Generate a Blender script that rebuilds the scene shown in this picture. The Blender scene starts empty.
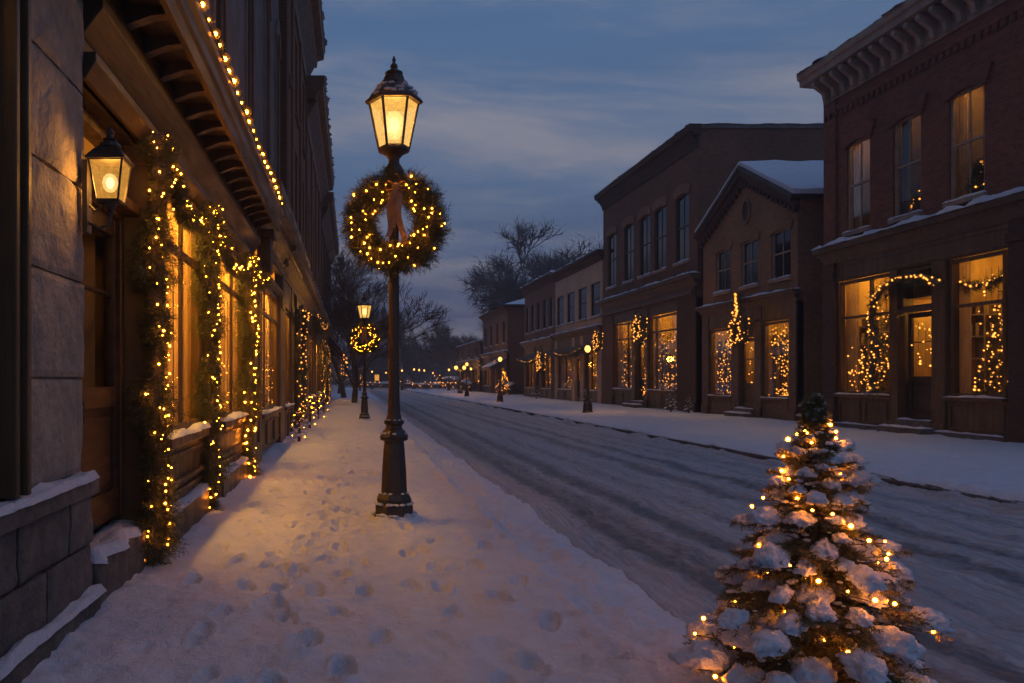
import bpy, math, random
import numpy as np
from mathutils import Vector, Matrix, noise as mnoise

S = bpy.context.scene
COL = S.collection
R = math.radians
rnd = random.Random(7)
NR = np.random.default_rng(11)

# ------------------------------------------------------------------ camera
FOC, VX, HY, EYE = 800.0, 352.0, 380.0, 1.3
cam_d = bpy.data.cameras.new('camera')
cam = bpy.data.objects.new('camera', cam_d); COL.objects.link(cam)
cam.location = (0, 0, EYE); cam.rotation_euler = (R(90), 0, 0)
cam_d.sensor_width = 36; cam_d.lens = 36 * FOC / 1024
cam_d.shift_x = (512 - VX) / 1024; cam_d.shift_y = (HY - 341.5) / 1024
cam_d.clip_start = 0.05; cam_d.clip_end = 3000
S.camera = cam

# ------------------------------------------------------------------ world: dusk sky with thin cloud
SKY_STRENGTH = 0.150
w = bpy.data.worlds.new('World'); S.world = w; w.use_nodes = True
nt = w.node_tree; N = nt.nodes; L = nt.links; N.clear()
def wn(t, **k):
    n = N.new(t)
    for a, b in k.items(): setattr(n, a, b)
    return n
wo = wn('ShaderNodeOutputWorld'); bg = wn('ShaderNodeBackground')
sky = wn('ShaderNodeTexSky'); sky.sky_type = 'NISHITA'; sky.sun_disc = False
sky.sun_elevation = R(-3.0); sky.sun_rotation = R(-75); sky.air_density = 1.0; sky.dust_density = 1.5; sky.ozone_density = 3.0
tc = wn('ShaderNodeTexCoord'); sep = wn('ShaderNodeSeparateXYZ'); L.new(tc.outputs['Generated'], sep.inputs[0])
ramp = wn('ShaderNodeValToRGB'); L.new(sep.outputs['Z'], ramp.inputs[0])
cr = ramp.color_ramp
cr.elements[0].position = 0.0; cr.elements[0].color = (1.05, 0.82, 1.15, 1)
cr.elements[1].position = 1.0; cr.elements[1].color = (0.34, 0.80, 2.00, 1)
for p, c in ((0.10, (0.72, 0.86, 1.50, 1)), (0.20, (0.66, 1.07, 1.85, 1)), (0.45, (0.48, 0.98, 1.90, 1))):
    e = cr.elements.new(p); e.color = c
mulsky = wn('ShaderNodeMixRGB', blend_type='MULTIPLY'); mulsky.inputs[0].default_value = 1.0
tint = wn('ShaderNodeMixRGB', blend_type='ADD'); tint.inputs[0].default_value = 1.0
L.new(ramp.outputs[0], tint.inputs[1]); L.new(sky.outputs[0], tint.inputs[2])
# cloud bands: the direction projected on a high plane, so they flatten towards the horizon
zz = wn('ShaderNodeMath', operation='ADD'); L.new(sep.outputs['Z'], zz.inputs[0]); zz.inputs[1].default_value = 0.10
dx = wn('ShaderNodeMath', operation='DIVIDE'); L.new(sep.outputs['X'], dx.inputs[0]); L.new(zz.outputs[0], dx.inputs[1])
dy = wn('ShaderNodeMath', operation='DIVIDE'); L.new(sep.outputs['Y'], dy.inputs[0]); L.new(zz.outputs[0], dy.inputs[1])
cmb = wn('ShaderNodeCombineXYZ'); L.new(dx.outputs[0], cmb.inputs[0]); L.new(dy.outputs[0], cmb.inputs[1])
mp = wn('ShaderNodeMapping'); mp.inputs['Scale'].default_value = (0.62, 1.15, 1); mp.inputs['Location'].default_value = (8.2, 5.3, 0)
mp.inputs['Rotation'].default_value = (0, 0, R(8))
L.new(cmb.outputs[0], mp.inputs[0])
nz = wn('ShaderNodeTexNoise'); nz.inputs['Scale'].default_value = 1.0; nz.inputs['Detail'].default_value = 7; nz.inputs['Roughness'].default_value = 0.66; nz.inputs['Distortion'].default_value = 0.35
L.new(mp.outputs[0], nz.inputs['Vector'])
cm = wn('ShaderNodeMapRange', interpolation_type='SMOOTHSTEP'); cm.inputs['From Min'].default_value = 0.40; cm.inputs['From Max'].default_value = 0.74
L.new(nz.outputs['Fac'], cm.inputs['Value'])
cld = wn('ShaderNodeMixRGB', blend_type='MIX'); cld.inputs[2].default_value = (2.35, 2.15, 2.25, 1)
cf = wn('ShaderNodeMath', operation='MULTIPLY'); cf.inputs[1].default_value = 0.85; L.new(cm.outputs[0], cf.inputs[0])
L.new(cf.outputs[0], cld.inputs[0]); L.new(tint.outputs[0], cld.inputs[1])
# darker cloud bellies
nz2 = wn('ShaderNodeTexNoise'); nz2.inputs['Scale'].default_value = 0.8; nz2.inputs['Detail'].default_value = 5
mp2 = wn('ShaderNodeMapping'); mp2.inputs['Scale'].default_value = (0.5, 1.2, 1); mp2.inputs['Location'].default_value = (5.2, 3.1, 0); L.new(cmb.outputs[0], mp2.inputs[0]); L.new(mp2.outputs[0], nz2.inputs['Vector'])
dm = wn('ShaderNodeMapRange', interpolation_type='SMOOTHSTEP'); dm.inputs['From Min'].default_value = 0.45; dm.inputs['From Max'].default_value = 0.7; dm.inputs['To Max'].default_value = 0.5
L.new(nz2.outputs['Fac'], dm.inputs['Value'])
drk = wn('ShaderNodeMixRGB', blend_type='MIX'); drk.inputs[2].default_value = (0.38, 0.66, 1.30, 1)
L.new(dm.outputs[0], drk.inputs[0]); L.new(cld.outputs[0], drk.inputs[1])
L.new(drk.outputs[0], bg.inputs['Color']); bg.inputs['Strength'].default_value = SKY_STRENGTH
L.new(bg.outputs[0], wo.inputs[0])

# the last of the daylight: one very weak, very soft lamp from where the sun went down
sd = bpy.data.lights.new('sun', 'SUN'); sd.energy = 0.05; sd.angle = R(40); sd.color = (0.75, 0.82, 1.0)
sun = bpy.data.objects.new('sun', sd); COL.objects.link(sun); sun.rotation_euler = (R(35), R(-10), R(20)); sun.location = (0, 0, 40)

HAZE = 0.0020
S.view_settings.view_transform = 'Standard'; S.view_settings.look = 'None'
S.view_settings.exposure = 0.12; S.view_settings.gamma = 1.0
S.render.engine = 'CYCLES'
S.cycles.use_denoising = True
S.cycles.max_bounces = 6; S.cycles.diffuse_bounces = 3; S.cycles.glossy_bounces = 3; S.cycles.transparent_max_bounces = 16; S.cycles.transmission_bounces = 4
S.cycles.sample_clamp_indirect = 3.0
S.cycles.caustics_reflective = False; S.cycles.caustics_refractive = False

# ------------------------------------------------------------------ materials
def newmat(name):
    m = bpy.data.materials.new(name); m.use_nodes = True
    return m, m.node_tree, m.node_tree.nodes['Principled BSDF']
def nd(t, typ, **k):
    n = t.nodes.new(typ)
    for a, b in k.items(): setattr(n, a, b)
    return n
def mixc(t, fac, a, b, mode='MIX'):
    n = t.nodes.new('ShaderNodeMixRGB'); n.blend_type = mode
    for i, v in ((0, fac), (1, a), (2, b)):
        if hasattr(v, 'links'): t.links.new(v, n.inputs[i])
        elif i == 0: n.inputs[0].default_value = v
        else: n.inputs[i].default_value = (*v, 1)
    return n.outputs[0]
def noise_(t, vec, scale, detail=4, rough=0.55, dist=0.0):
    n = nd(t, 'ShaderNodeTexNoise'); n.inputs['Scale'].default_value = scale; n.inputs['Detail'].default_value = detail
    n.inputs['Roughness'].default_value = rough; n.inputs['Distortion'].default_value = dist
    if vec is not None: t.links.new(vec, n.inputs['Vector'])
    return n.outputs['Fac']
def mrange(t, v, a, b, c=0.0, d=1.0):
    n = nd(t, 'ShaderNodeMapRange', interpolation_type='SMOOTHSTEP'); t.links.new(v, n.inputs['Value'])
    for k, x in (('From Min', a), ('From Max', b), ('To Min', c), ('To Max', d)): n.inputs[k].default_value = x
    return n.outputs[0]
def math_(t, op, a, b=None):
    n = nd(t, 'ShaderNodeMath', operation=op)
    for i, v in ((0, a), (1, b)):
        if v is None: continue
        if hasattr(v, 'links'): t.links.new(v, n.inputs[i])
        else: n.inputs[i].default_value = v
    return n.outputs[0]
def bump_(t, bs, h, strength=0.4, dist=0.02):
    n = nd(t, 'ShaderNodeBump'); n.inputs['Strength'].default_value = strength; n.inputs['Distance'].default_value = dist
    t.links.new(h, n.inputs['Height']); t.links.new(n.outputs[0], bs.inputs['Normal'])
def objvec(t): return nd(t, 'ShaderNodeTexCoord').outputs['Object']
def scaled(t, vec, s):
    n = nd(t, 'ShaderNodeMapping'); n.inputs['Scale'].default_value = s; t.links.new(vec, n.inputs[0]); return n.outputs[0]
def wallvec(t):
    o = objvec(t); s = nd(t, 'ShaderNodeSeparateXYZ'); t.links.new(o, s.inputs[0])
    g = nd(t, 'ShaderNodeNewGeometry'); sn = nd(t, 'ShaderNodeSeparateXYZ'); t.links.new(g.outputs['True Normal'], sn.inputs[0])
    a = math_(t, 'GREATER_THAN', math_(t, 'ABSOLUTE', sn.outputs[0]), 0.5)
    u = math_(t, 'ADD', math_(t, 'MULTIPLY', s.outputs[1], a), math_(t, 'MULTIPLY', s.outputs[0], math_(t, 'SUBTRACT', 1.0, a)))
    c = nd(t, 'ShaderNodeCombineXYZ'); t.links.new(u, c.inputs[0]); t.links.new(s.outputs[2], c.inputs[1])
    return c.outputs[0], o

def brick_mat(name, c1, c2, mortar, bw=0.22, rh=0.075, ms=0.010, stain=0.5, bump=0.5):
    m, t, b = newmat(name); v, o = wallvec(t)
    br = nd(t, 'ShaderNodeTexBrick'); t.links.new(v, br.inputs['Vector'])
    br.inputs['Scale'].default_value = 1; br.inputs['Brick Width'].default_value = bw; br.inputs['Row Height'].default_value = rh
    br.inputs['Mortar Size'].default_value = ms; br.inputs['Mortar Smooth'].default_value = 0.3
    br.inputs['Color1'].default_value = (*c1, 1); br.inputs['Color2'].default_value = (*c2, 1); br.inputs['Mortar'].default_value = (*mortar, 1)
    n1 = mrange(t, noise_(t, o, 0.7, 5), 0.3, 0.75); n2 = mrange(t, noise_(t, o, 9, 3), 0.3, 0.7)
    c = mixc(t, 0.55 * stain, br.outputs['Color'], mixc(t, n1, (0.45, 0.42, 0.40), (1.25, 1.2, 1.15)), 'MULTIPLY')
    c = mixc(t, 0.35, c, mixc(t, n2, (0.6, 0.6, 0.6), (1.2, 1.2, 1.2)), 'MULTIPLY')
    t.links.new(c, b.inputs['Base Color']); b.inputs['Roughness'].default_value = 0.88
    h = math_(t, 'ADD', math_(t, 'MULTIPLY', br.outputs['Fac'], -1.0), math_(t, 'MULTIPLY', noise_(t, o, 40, 3), 0.5))
    bump_(t, b, h, bump, 0.012)
    return m
def rough_mat(name, c1, c2, scale=6, rough=0.75, bump=0.35, stretch=(1, 1, 1), dist=0.01, metallic=0):
    m, t, b = newmat(name); o = objvec(t); v = scaled(t, o, stretch)
    n1 = mrange(t, noise_(t, v, scale, 6, 0.6), 0.3, 0.7)
    n2 = mrange(t, noise_(t, o, scale * 0.25, 4), 0.3, 0.7)
    c = mixc(t, n1, c1, c2); c = mixc(t, 0.5, c, mixc(t, n2, (0.55, 0.55, 0.55), (1.15, 1.15, 1.15)), 'MULTIPLY')
    t.links.new(c, b.inputs['Base Color']); b.inputs['Metallic'].default_value = metallic
    rr = math_(t, 'ADD', rough - 0.12, math_(t, 'MULTIPLY', n1, 0.24)); t.links.new(rr, b.inputs['Roughness'])
    bump_(t, b, math_(t, 'ADD', n1, math_(t, 'MULTIPLY', noise_(t, v, scale * 6, 3), 0.5)), bump, dist)
    return m
def snow_mat(name, c=(0.60, 0.66, 0.77), bump=0.6):
    m, t, b = newmat(name); o = objvec(t)
    n1 = noise_(t, o, 7, 5, 0.6); n2 = noise_(t, o, 60, 4, 0.65)
    t.links.new(mixc(t, mrange(t, n1, 0.3, 0.7), tuple(x * 0.90 for x in c), c), b.inputs['Base Color'])
    b.inputs['Roughness'].default_value = 0.65; b.inputs['Specular IOR Level'].default_value = 0.3
    bump_(t, b, math_(t, 'ADD', math_(t, 'ADD', n1, math_(t, 'MULTIPLY', noise_(t, o, 20, 5, .65), .9)), math_(t, 'MULTIPLY', n2, 0.5)), bump, 0.075)
    return m
def emit_mat(name, col, strength, sampling=None):
    m = bpy.data.materials.new(name); m.use_nodes = True; t = m.node_tree; t.nodes.clear()
    o = nd(t, 'ShaderNodeOutputMaterial'); e = nd(t, 'ShaderNodeEmission'); e.inputs[0].default_value = (*col, 1); e.inputs[1].default_value = strength
    t.links.new(e.outputs[0], o.inputs[0])
    if sampling: m.cycles.emission_sampling = sampling
    return m
def pane_halo_mat(name, col, strength, alpha):
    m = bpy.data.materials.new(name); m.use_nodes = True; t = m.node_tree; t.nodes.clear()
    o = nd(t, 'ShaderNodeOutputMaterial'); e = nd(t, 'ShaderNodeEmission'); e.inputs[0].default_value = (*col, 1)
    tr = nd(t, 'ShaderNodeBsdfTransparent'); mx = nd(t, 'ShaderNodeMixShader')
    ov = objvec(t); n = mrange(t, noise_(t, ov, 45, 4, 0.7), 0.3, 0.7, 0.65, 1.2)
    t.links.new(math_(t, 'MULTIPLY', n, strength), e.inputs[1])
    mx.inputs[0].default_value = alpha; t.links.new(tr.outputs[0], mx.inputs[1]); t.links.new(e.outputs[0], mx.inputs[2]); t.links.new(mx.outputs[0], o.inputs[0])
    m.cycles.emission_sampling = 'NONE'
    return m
def glass_mat(name, fac=0.10, tint=(0.92, 0.92, 0.9)):
    m = bpy.data.materials.new(name); m.use_nodes = True; t = m.node_tree; t.nodes.clear()
    o = nd(t, 'ShaderNodeOutputMaterial'); g = nd(t, 'ShaderNodeBsdfGlossy'); g.inputs['Roughness'].default_value = 0.03
    tr = nd(t, 'ShaderNodeBsdfTransparent'); tr.inputs[0].default_value = (*tint, 1); mx = nd(t, 'ShaderNodeMixShader')
    ly = nd(t, 'ShaderNodeLayerWeight'); ly.inputs[0].default_value = 0.15
    t.links.new(math_(t, 'ADD', math_(t, 'MULTIPLY', ly.outputs['Fresnel'], 0.22), fac * 0.3), mx.inputs[0])
    t.links.new(tr.outputs[0], mx.inputs[1]); t.links.new(g.outputs[0], mx.inputs[2]); t.links.new(mx.outputs[0], o.inputs[0])
    return m

WARM = (1.0, 0.38, 0.035)
M = {}
M['brick_red'] = brick_mat('brick_red', (0.216, 0.06624, 0.03168), (0.1296, 0.04032, 0.0216), (0.1368, 0.0936, 0.0684))
M['brick_brown'] = brick_mat('brick_brown', (0.17, 0.07616, 0.03808), (0.1156, 0.05168, 0.0272), (0.1224, 0.0884, 0.0646))
M['brick_tan'] = brick_mat('brick_tan', (0.2475, 0.1387, 0.069), (0.1875, 0.1035, 0.0525), (0.2025, 0.1425, 0.09))
M['brick_pale'] = brick_mat('brick_pale', (0.5265, 0.3791, 0.2633), (0.4528, 0.3264, 0.2211), (0.4423, 0.358, 0.2738))
M['brick_dark'] = brick_mat('brick_dark', (0.068, 0.036, 0.0216), (0.048, 0.0256, 0.016), (0.064, 0.048, 0.036))
M['stucco'] = rough_mat('stucco', (0.1339, 0.124, 0.119), (0.0992, 0.08928, 0.0868), 3, 0.9, 0.3)
M['stone'] = rough_mat('stone', (0.3237, 0.2761, 0.2285), (0.2094, 0.1809, 0.1571), 7, 0.88, 0.7, dist=0.02)
M['stone_dark'] = rough_mat('stone_dark', (0.15, 0.135, 0.1237), (0.09, 0.0825, 0.075), 7, 0.9, 0.7, dist=0.02)
M['kerb_stone'] = rough_mat('kerb_stone', (0.11, 0.115, 0.125), (0.06, 0.063, 0.07), 7, 0.9, 0.7, dist=0.02)
M['wood'] = rough_mat('wood', (0.105, 0.066, 0.030), (0.060, 0.038, 0.019), 9, 0.5, 0.35, (1, 1, 0.12), 0.006)
M['wood_beam'] = rough_mat('wood_beam', (0.05642, 0.03819, 0.01953), (0.03472, 0.023, 0.01259), 9, 0.5, 0.3, (1, 0.12, 1), 0.006)
M['wood_dark'] = rough_mat('wood_dark', (0.035, 0.0238, 0.0168), (0.0224, 0.0154, 0.0112), 9, 0.55, 0.3, (1, 0.15, 1), 0.006)
M['trim_light'] = rough_mat('trim_light', (0.336, 0.272, 0.216), (0.256, 0.208, 0.168), 8, 0.7, 0.25)
M['trim_brown'] = rough_mat('trim_brown', (0.105, 0.07125, 0.04875), (0.07125, 0.04875, 0.03375), 8, 0.6, 0.25)
M['frame_tan'] = rough_mat('frame_tan', (0.34, 0.27, 0.20), (0.26, 0.20, 0.15), 12, 0.6, 0.2)
M['frame_dark'] = rough_mat('frame_dark', (0.055, 0.042, 0.034), (0.038, 0.030, 0.025), 12, 0.55, 0.2)
M['iron'] = rough_mat('iron', (0.020, 0.019, 0.018), (0.034, 0.030, 0.027), 14, 0.42, 0.25, dist=0.004)
M['snow'] = snow_mat('snow')
M['bark'] = rough_mat('bark', (0.085, 0.065, 0.05), (0.045, 0.036, 0.03), 14, 0.9, 0.5, (1, 1, 0.3))
M['twig'] = rough_mat('twig', (0.13, 0.115, 0.105), (0.085, 0.075, 0.07), 10, 0.9, 0.1)
M['needle'] = rough_mat('needle', (0.044, 0.066, 0.026), (0.078, 0.088, 0.036), 18, 0.6, 0.0)
M['needle_tree'] = rough_mat('needle_tree', (0.085, 0.095, 0.042), (0.135, 0.125, 0.058), 18, 0.6, 0.0)
M['ribbon'] = rough_mat('ribbon', (0.34, 0.20, 0.09), (0.25, 0.14, 0.065), 25, 0.6, 0.2)
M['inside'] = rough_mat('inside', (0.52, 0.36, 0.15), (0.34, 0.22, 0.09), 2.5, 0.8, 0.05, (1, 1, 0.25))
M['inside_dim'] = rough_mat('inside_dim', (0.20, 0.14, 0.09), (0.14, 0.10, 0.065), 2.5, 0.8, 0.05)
def cloth_mat(name, c1, c2):
    m = rough_mat(name, c1, c2, 8, 0.9, 0.1, (1, 1, 0.1)); t = m.node_tree; b = t.nodes['Principled BSDF']; o = [n for n in t.nodes if n.type == 'OUTPUT_MATERIAL'][0]
    tr = nd(t, 'ShaderNodeBsdfTranslucent'); mx = nd(t, 'ShaderNodeMixShader'); mx.inputs[0].default_value = .55; t.links.new(b.inputs['Base Color'].links[0].from_socket, tr.inputs[0])
    t.links.new(b.outputs[0], mx.inputs[1]); t.links.new(tr.outputs[0], mx.inputs[2]); t.links.new(mx.outputs[0], o.inputs[0]); return m
def sheer_mat(name, c1, c2, clear):
    m = cloth_mat(name, c1, c2); t = m.node_tree; o = [n for n in t.nodes if n.type == 'OUTPUT_MATERIAL'][0]; src = o.inputs[0].links[0].from_socket
    tr = nd(t, 'ShaderNodeBsdfTransparent'); mx = nd(t, 'ShaderNodeMixShader'); mx.inputs[0].default_value = clear
    t.links.new(src, mx.inputs[1]); t.links.new(tr.outputs[0], mx.inputs[2]); t.links.new(mx.outputs[0], o.inputs[0]); return m
M['sheer'] = sheer_mat('sheer', (0.66, 0.50, 0.30), (0.54, 0.40, 0.24), .42)
M['curtain'] = cloth_mat('curtain', (0.66, 0.50, 0.30), (0.54, 0.40, 0.24))
M['curtain_blue'] = rough_mat('curtain_blue', (0.16, 0.17, 0.21), (0.12, 0.13, 0.16), 8, 0.9, 0.1, (1, 1, 0.1))
M['glass'] = glass_mat('glass')
m_, t_, b_ = newmat('glass_dark'); b_.inputs['Base Color'].default_value = (0.012, 0.014, 0.02, 1); b_.inputs['Roughness'].default_value = 0.06
bump_(t_, b_, noise_(t_, objvec(t_), 2.2, 2), 0.06, 0.02)
M['glass_dark'] = m_
M['bulb'] = emit_mat('bulb', (1.0, 0.25, 0.010), 330)
M['bulb_far'] = emit_mat('bulb_far', (1.0, 0.38, 0.06), 5.5)
M['bulb_glow'] = pane_halo_mat('bulb_glow', (1.0, 0.30, 0.03), 0.85, 0.34)
M['bulb_haze'] = pane_halo_mat('bulb_haze', (1.0, 0.26, 0.02), 0.75, 0.13)
M['lamp_core'] = emit_mat('lamp_core', (1.0, 0.55, 0.16), 9, 'NONE')
M['lamp_glass'] = pane_halo_mat('lamp_glass', (1.0, 0.55, 0.12), 1.15, 0.60)
M['lamp_glow'] = pane_halo_mat('lamp_glow', (1.0, 0.62, 0.22), 2.6, 0.36)
M['lantern_glass'] = pane_halo_mat('lantern_glass', (1.0, 0.44, 0.07), 0.70, 0.5)
M['globe'] = emit_mat('globe', (1.0, 0.46, 0.09), 3.2, 'NONE')
M['ceiling_lamp'] = emit_mat('ceiling_lamp', (1.0, 0.50, 0.07), 40)
M['ceiling_lamp_bright'] = emit_mat('ceiling_lamp_bright', (1.0, 0.42, 0.045), 290)
M['ceiling_lamp_dim'] = emit_mat('ceiling_lamp_dim', (1.0, 0.48, 0.09), 36)
M['pot'] = rough_mat('pot', (0.10, 0.06, 0.045), (0.06, 0.04, 0.03), 8, 0.8, 0.3)
M['canvas'] = rough_mat('canvas', (0.10, 0.085, 0.075), (0.07, 0.06, 0.055), 6, 0.9, 0.1)

# ------------------------------------------------------------------ mesh building helpers
class MB:
    def __init__(s): s.v = []; s.f = []
    def add(s, v, f):
        o = len(s.v); s.v.extend(tuple(map(float, p)) for p in v); s.f.extend(tuple(int(i) + o for i in q) for q in f); return s
    def box(s, x0, x1, y0, y1, z0, z1):
        x0, x1 = min(x0, x1), max(x0, x1); y0, y1 = min(y0, y1), max(y0, y1); z0, z1 = min(z0, z1), max(z0, z1)
        return s.add([(x0, y0, z0), (x1, y0, z0), (x1, y1, z0), (x0, y1, z0), (x0, y0, z1), (x1, y0, z1), (x1, y1, z1), (x0, y1, z1)],
                     [(3, 2, 1, 0), (4, 5, 6, 7), (0, 1, 5, 4), (1, 2, 6, 5), (2, 3, 7, 6), (3, 0, 4, 7)])
    def quad(s, a, b, c, d): return s.add([a, b, c, d], [(0, 1, 2, 3)])
    def lathe(s, prof, n=16, c=(0, 0, 0), rot=0.0):
        v, f = [], []
        for r, z in prof:
            for k in range(n):
                a = rot + 2 * math.pi * k / n; v.append((c[0] + r * math.cos(a), c[1] + r * math.sin(a), c[2] + z))
        for i in range(len(prof) - 1):
            for k in range(n): f.append((i * n + k, i * n + (k + 1) % n, (i + 1) * n + (k + 1) % n, (i + 1) * n + k))
        f.append(tuple(range(n - 1, -1, -1))); f.append(tuple((len(prof) - 1) * n + k for k in range(n)))
        return s.add(v, f)
    def tube(s, pts, rad, n=6):
        pts = [Vector(p) for p in pts]; v, f = [], []
        if not hasattr(rad, '__len__'): rad = [rad] * len(pts)
        up = None
        for i, p in enumerate(pts):
            d = (pts[min(i + 1, len(pts) - 1)] - pts[max(i - 1, 0)]).normalized()
            if up is None: up = d.orthogonal().normalized()
            a = (up - d * up.dot(d))
            a = a.normalized() if a.length > 1e-6 else d.orthogonal().normalized()
            up = a; b = d.cross(a)
            for k in range(n):
                t = 2 * math.pi * k / n; v.append(p + (a * math.cos(t) + b * math.sin(t)) * rad[i])
        for i in range(len(pts) - 1):
            for k in range(n): f.append((i * n + k, i * n + (k + 1) % n, (i + 1) * n + (k + 1) % n, (i + 1) * n + k))
        f.append(tuple(range(n - 1, -1, -1))); f.append(tuple((len(pts) - 1) * n + k for k in range(n)))
        return s.add(v, f)
    def prism_y(s, poly, y0, y1, X0=0, o=1):
        """polygon of (outward, z) swept along the street from y0 to y1"""
        n = len(poly)
        v = [(X0 + o * d, y0, z) for d, z in poly] + [(X0 + o * d, y1, z) for d, z in poly]
        f = [tuple(range(n)), tuple(range(2 * n - 1, n - 1, -1))] + [(i, i + n, (i + 1) % n + n, (i + 1) % n) for i in range(n)]
        return s.add(v, f)
    def prism_x(s, poly, x0, x1):
        """polygon of (y, z) swept across the street from x0 to x1"""
        n = len(poly)
        v = [(x0, y, z) for y, z in poly] + [(x1, y, z) for y, z in poly]
        f = [tuple(range(n)), tuple(range(2 * n - 1, n - 1, -1))] + [(i, i + n, (i + 1) % n + n, (i + 1) % n) for i in range(n)]
        return s.add(v, f)
    def grid(s, P):
        h, w_ = P.shape[:2]; o = len(s.v); s.v.extend(map(tuple, P.reshape(-1, 3).tolist()))
        for i in range(h - 1):
            for j in range(w_ - 1): s.f.append((o + i * w_ + j, o + i * w_ + j + 1, o + (i + 1) * w_ + j + 1, o + (i + 1) * w_ + j))
        return s
    def tris(s, T):
        o = len(s.v); n = len(T); s.v.extend(map(tuple, T.reshape(-1, 3).tolist())); s.f.extend([(o + 3 * i, o + 3 * i + 1, o + 3 * i + 2) for i in range(n)]); return s
    def blob(s, c, r, seed=0, amp=0.3, freq=2.0, sub=3, flat=None):
        v0, f0 = ico(sub); v = []
        for p in v0:
            q = Vector(p); k = 1 + amp * mnoise.noise(q * freq + Vector((seed * 7.3, seed * 3.1, seed))) + amp * 0.4 * mnoise.noise(q * freq * 3 + Vector((seed, 5, seed * 2.2)))
            z = q.z * k
            if flat is not None and z < 0: z *= flat
            v.append((c[0] + q.x * k * r[0], c[1] + q.y * k * r[1], c[2] + z * r[2]))
        return s.add(v, f0)

_ico = {}
def ico(sub):
    if sub not in _ico:
        import bmesh
        bm = bmesh.new(); bmesh.ops.create_icosphere(bm, subdivisions=sub, radius=1); bm.verts.index_update()
        _ico[sub] = ([tuple(v.co) for v in bm.verts], [tuple(x.index for x in f.verts) for f in bm.faces]); bm.free()
    return _ico[sub]

ORG = {}
def empty(name, loc, label=None, cat=None, group=None):
    o = bpy.data.objects.new(name, None); COL.objects.link(o); o.location = loc; o.empty_display_size = 0.2
    ORG[o] = Vector(loc)
    if label: tag(o, label, cat, group)
    return o
def tag(o, label=None, cat=None, group=None, kind=None):
    for k, v in (('label', label), ('category', cat), ('group', group), ('kind', kind)):
        if v: o[k] = v
    return o
def build(name, mb, mat, parent=None, loc=(0, 0, 0), bevel=0, smooth=False, recalc=True):
    org = ORG[parent] if parent is not None else Vector(loc)
    me = bpy.data.meshes.new(name)
    a = np.array(mb.v, dtype=float).reshape(-1, 3) - np.array(org)
    me.from_pydata(a.tolist(), [], mb.f)
    if recalc and len(mb.f) < 60000:
        import bmesh
        bm = bmesh.new(); bm.from_mesh(me); bmesh.ops.recalc_face_normals(bm, faces=bm.faces); bm.to_mesh(me); bm.free()
    if smooth: me.polygons.foreach_set('use_smooth', [True] * len(me.polygons))
    for m in (mat if isinstance(mat, (list, tuple)) else [mat]): me.materials.append(M[m] if isinstance(m, str) else m)
    me.update()
    o = bpy.data.objects.new(name, me); COL.objects.link(o)
    if parent is not None: o.parent = parent
    else: o.location = loc
    ORG[o] = org
    if bevel:
        b = o.modifiers.new('bevel', 'BEVEL'); b.width = bevel; b.segments = 2; b.limit_method = 'ANGLE'
    return o
def copy_tree(o, parent=None):
    c = o.copy(); COL.objects.link(c)
    if parent is not None: c.parent = parent
    for ch in list(o.children): copy_tree(ch, c)
    return c

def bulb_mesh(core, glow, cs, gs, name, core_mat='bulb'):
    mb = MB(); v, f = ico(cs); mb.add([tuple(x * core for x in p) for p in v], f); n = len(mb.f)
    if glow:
        v, f = ico(gs); mb.add([tuple(x * (core + (glow - core) * .42) for x in p) for p in v], f); n2 = len(mb.f); mb.add([tuple(x * glow for x in p) for p in v], f)  # two larger see-through shells imitate the halo around each bulb
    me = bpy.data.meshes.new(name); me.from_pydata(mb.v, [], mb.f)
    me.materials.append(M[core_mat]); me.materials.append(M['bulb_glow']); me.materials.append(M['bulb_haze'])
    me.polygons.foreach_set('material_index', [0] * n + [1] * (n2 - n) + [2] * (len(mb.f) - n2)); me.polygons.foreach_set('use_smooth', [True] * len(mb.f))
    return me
BULB_NEAR = bulb_mesh(0.0050, 0.0165, 2, 2, 'fairy_light')
BULB_MID = bulb_mesh(0.0075, 0.024, 1, 2, 'fairy_light_mid')
BULB_FAR = bulb_mesh(1.0, 2.1, 1, 1, 'fairy_light_far', 'bulb_far')
def bulbs(parent, pts, mesh, scale=1.0, name='fairy_light'):
    for p in pts[:100]:
        o = bpy.data.objects.new(name, mesh); COL.objects.link(o); o.parent = parent
        o.location = Vector(p) - ORG[parent]; k = scale * rnd.choice((rnd.uniform(.45, .8), rnd.uniform(.8, 1.25))); o.scale = (k, k, k)
def lamp(parent, loc, power, radius=0.05, color=WARM):
    l = bpy.data.lights.new('lamp_light', 'POINT'); l.energy = power; l.shadow_soft_size = radius; l.color = color
    o = bpy.data.objects.new('lamp_light', l); COL.objects.link(o); o.parent = parent; o.location = Vector(loc) - ORG[parent]

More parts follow.
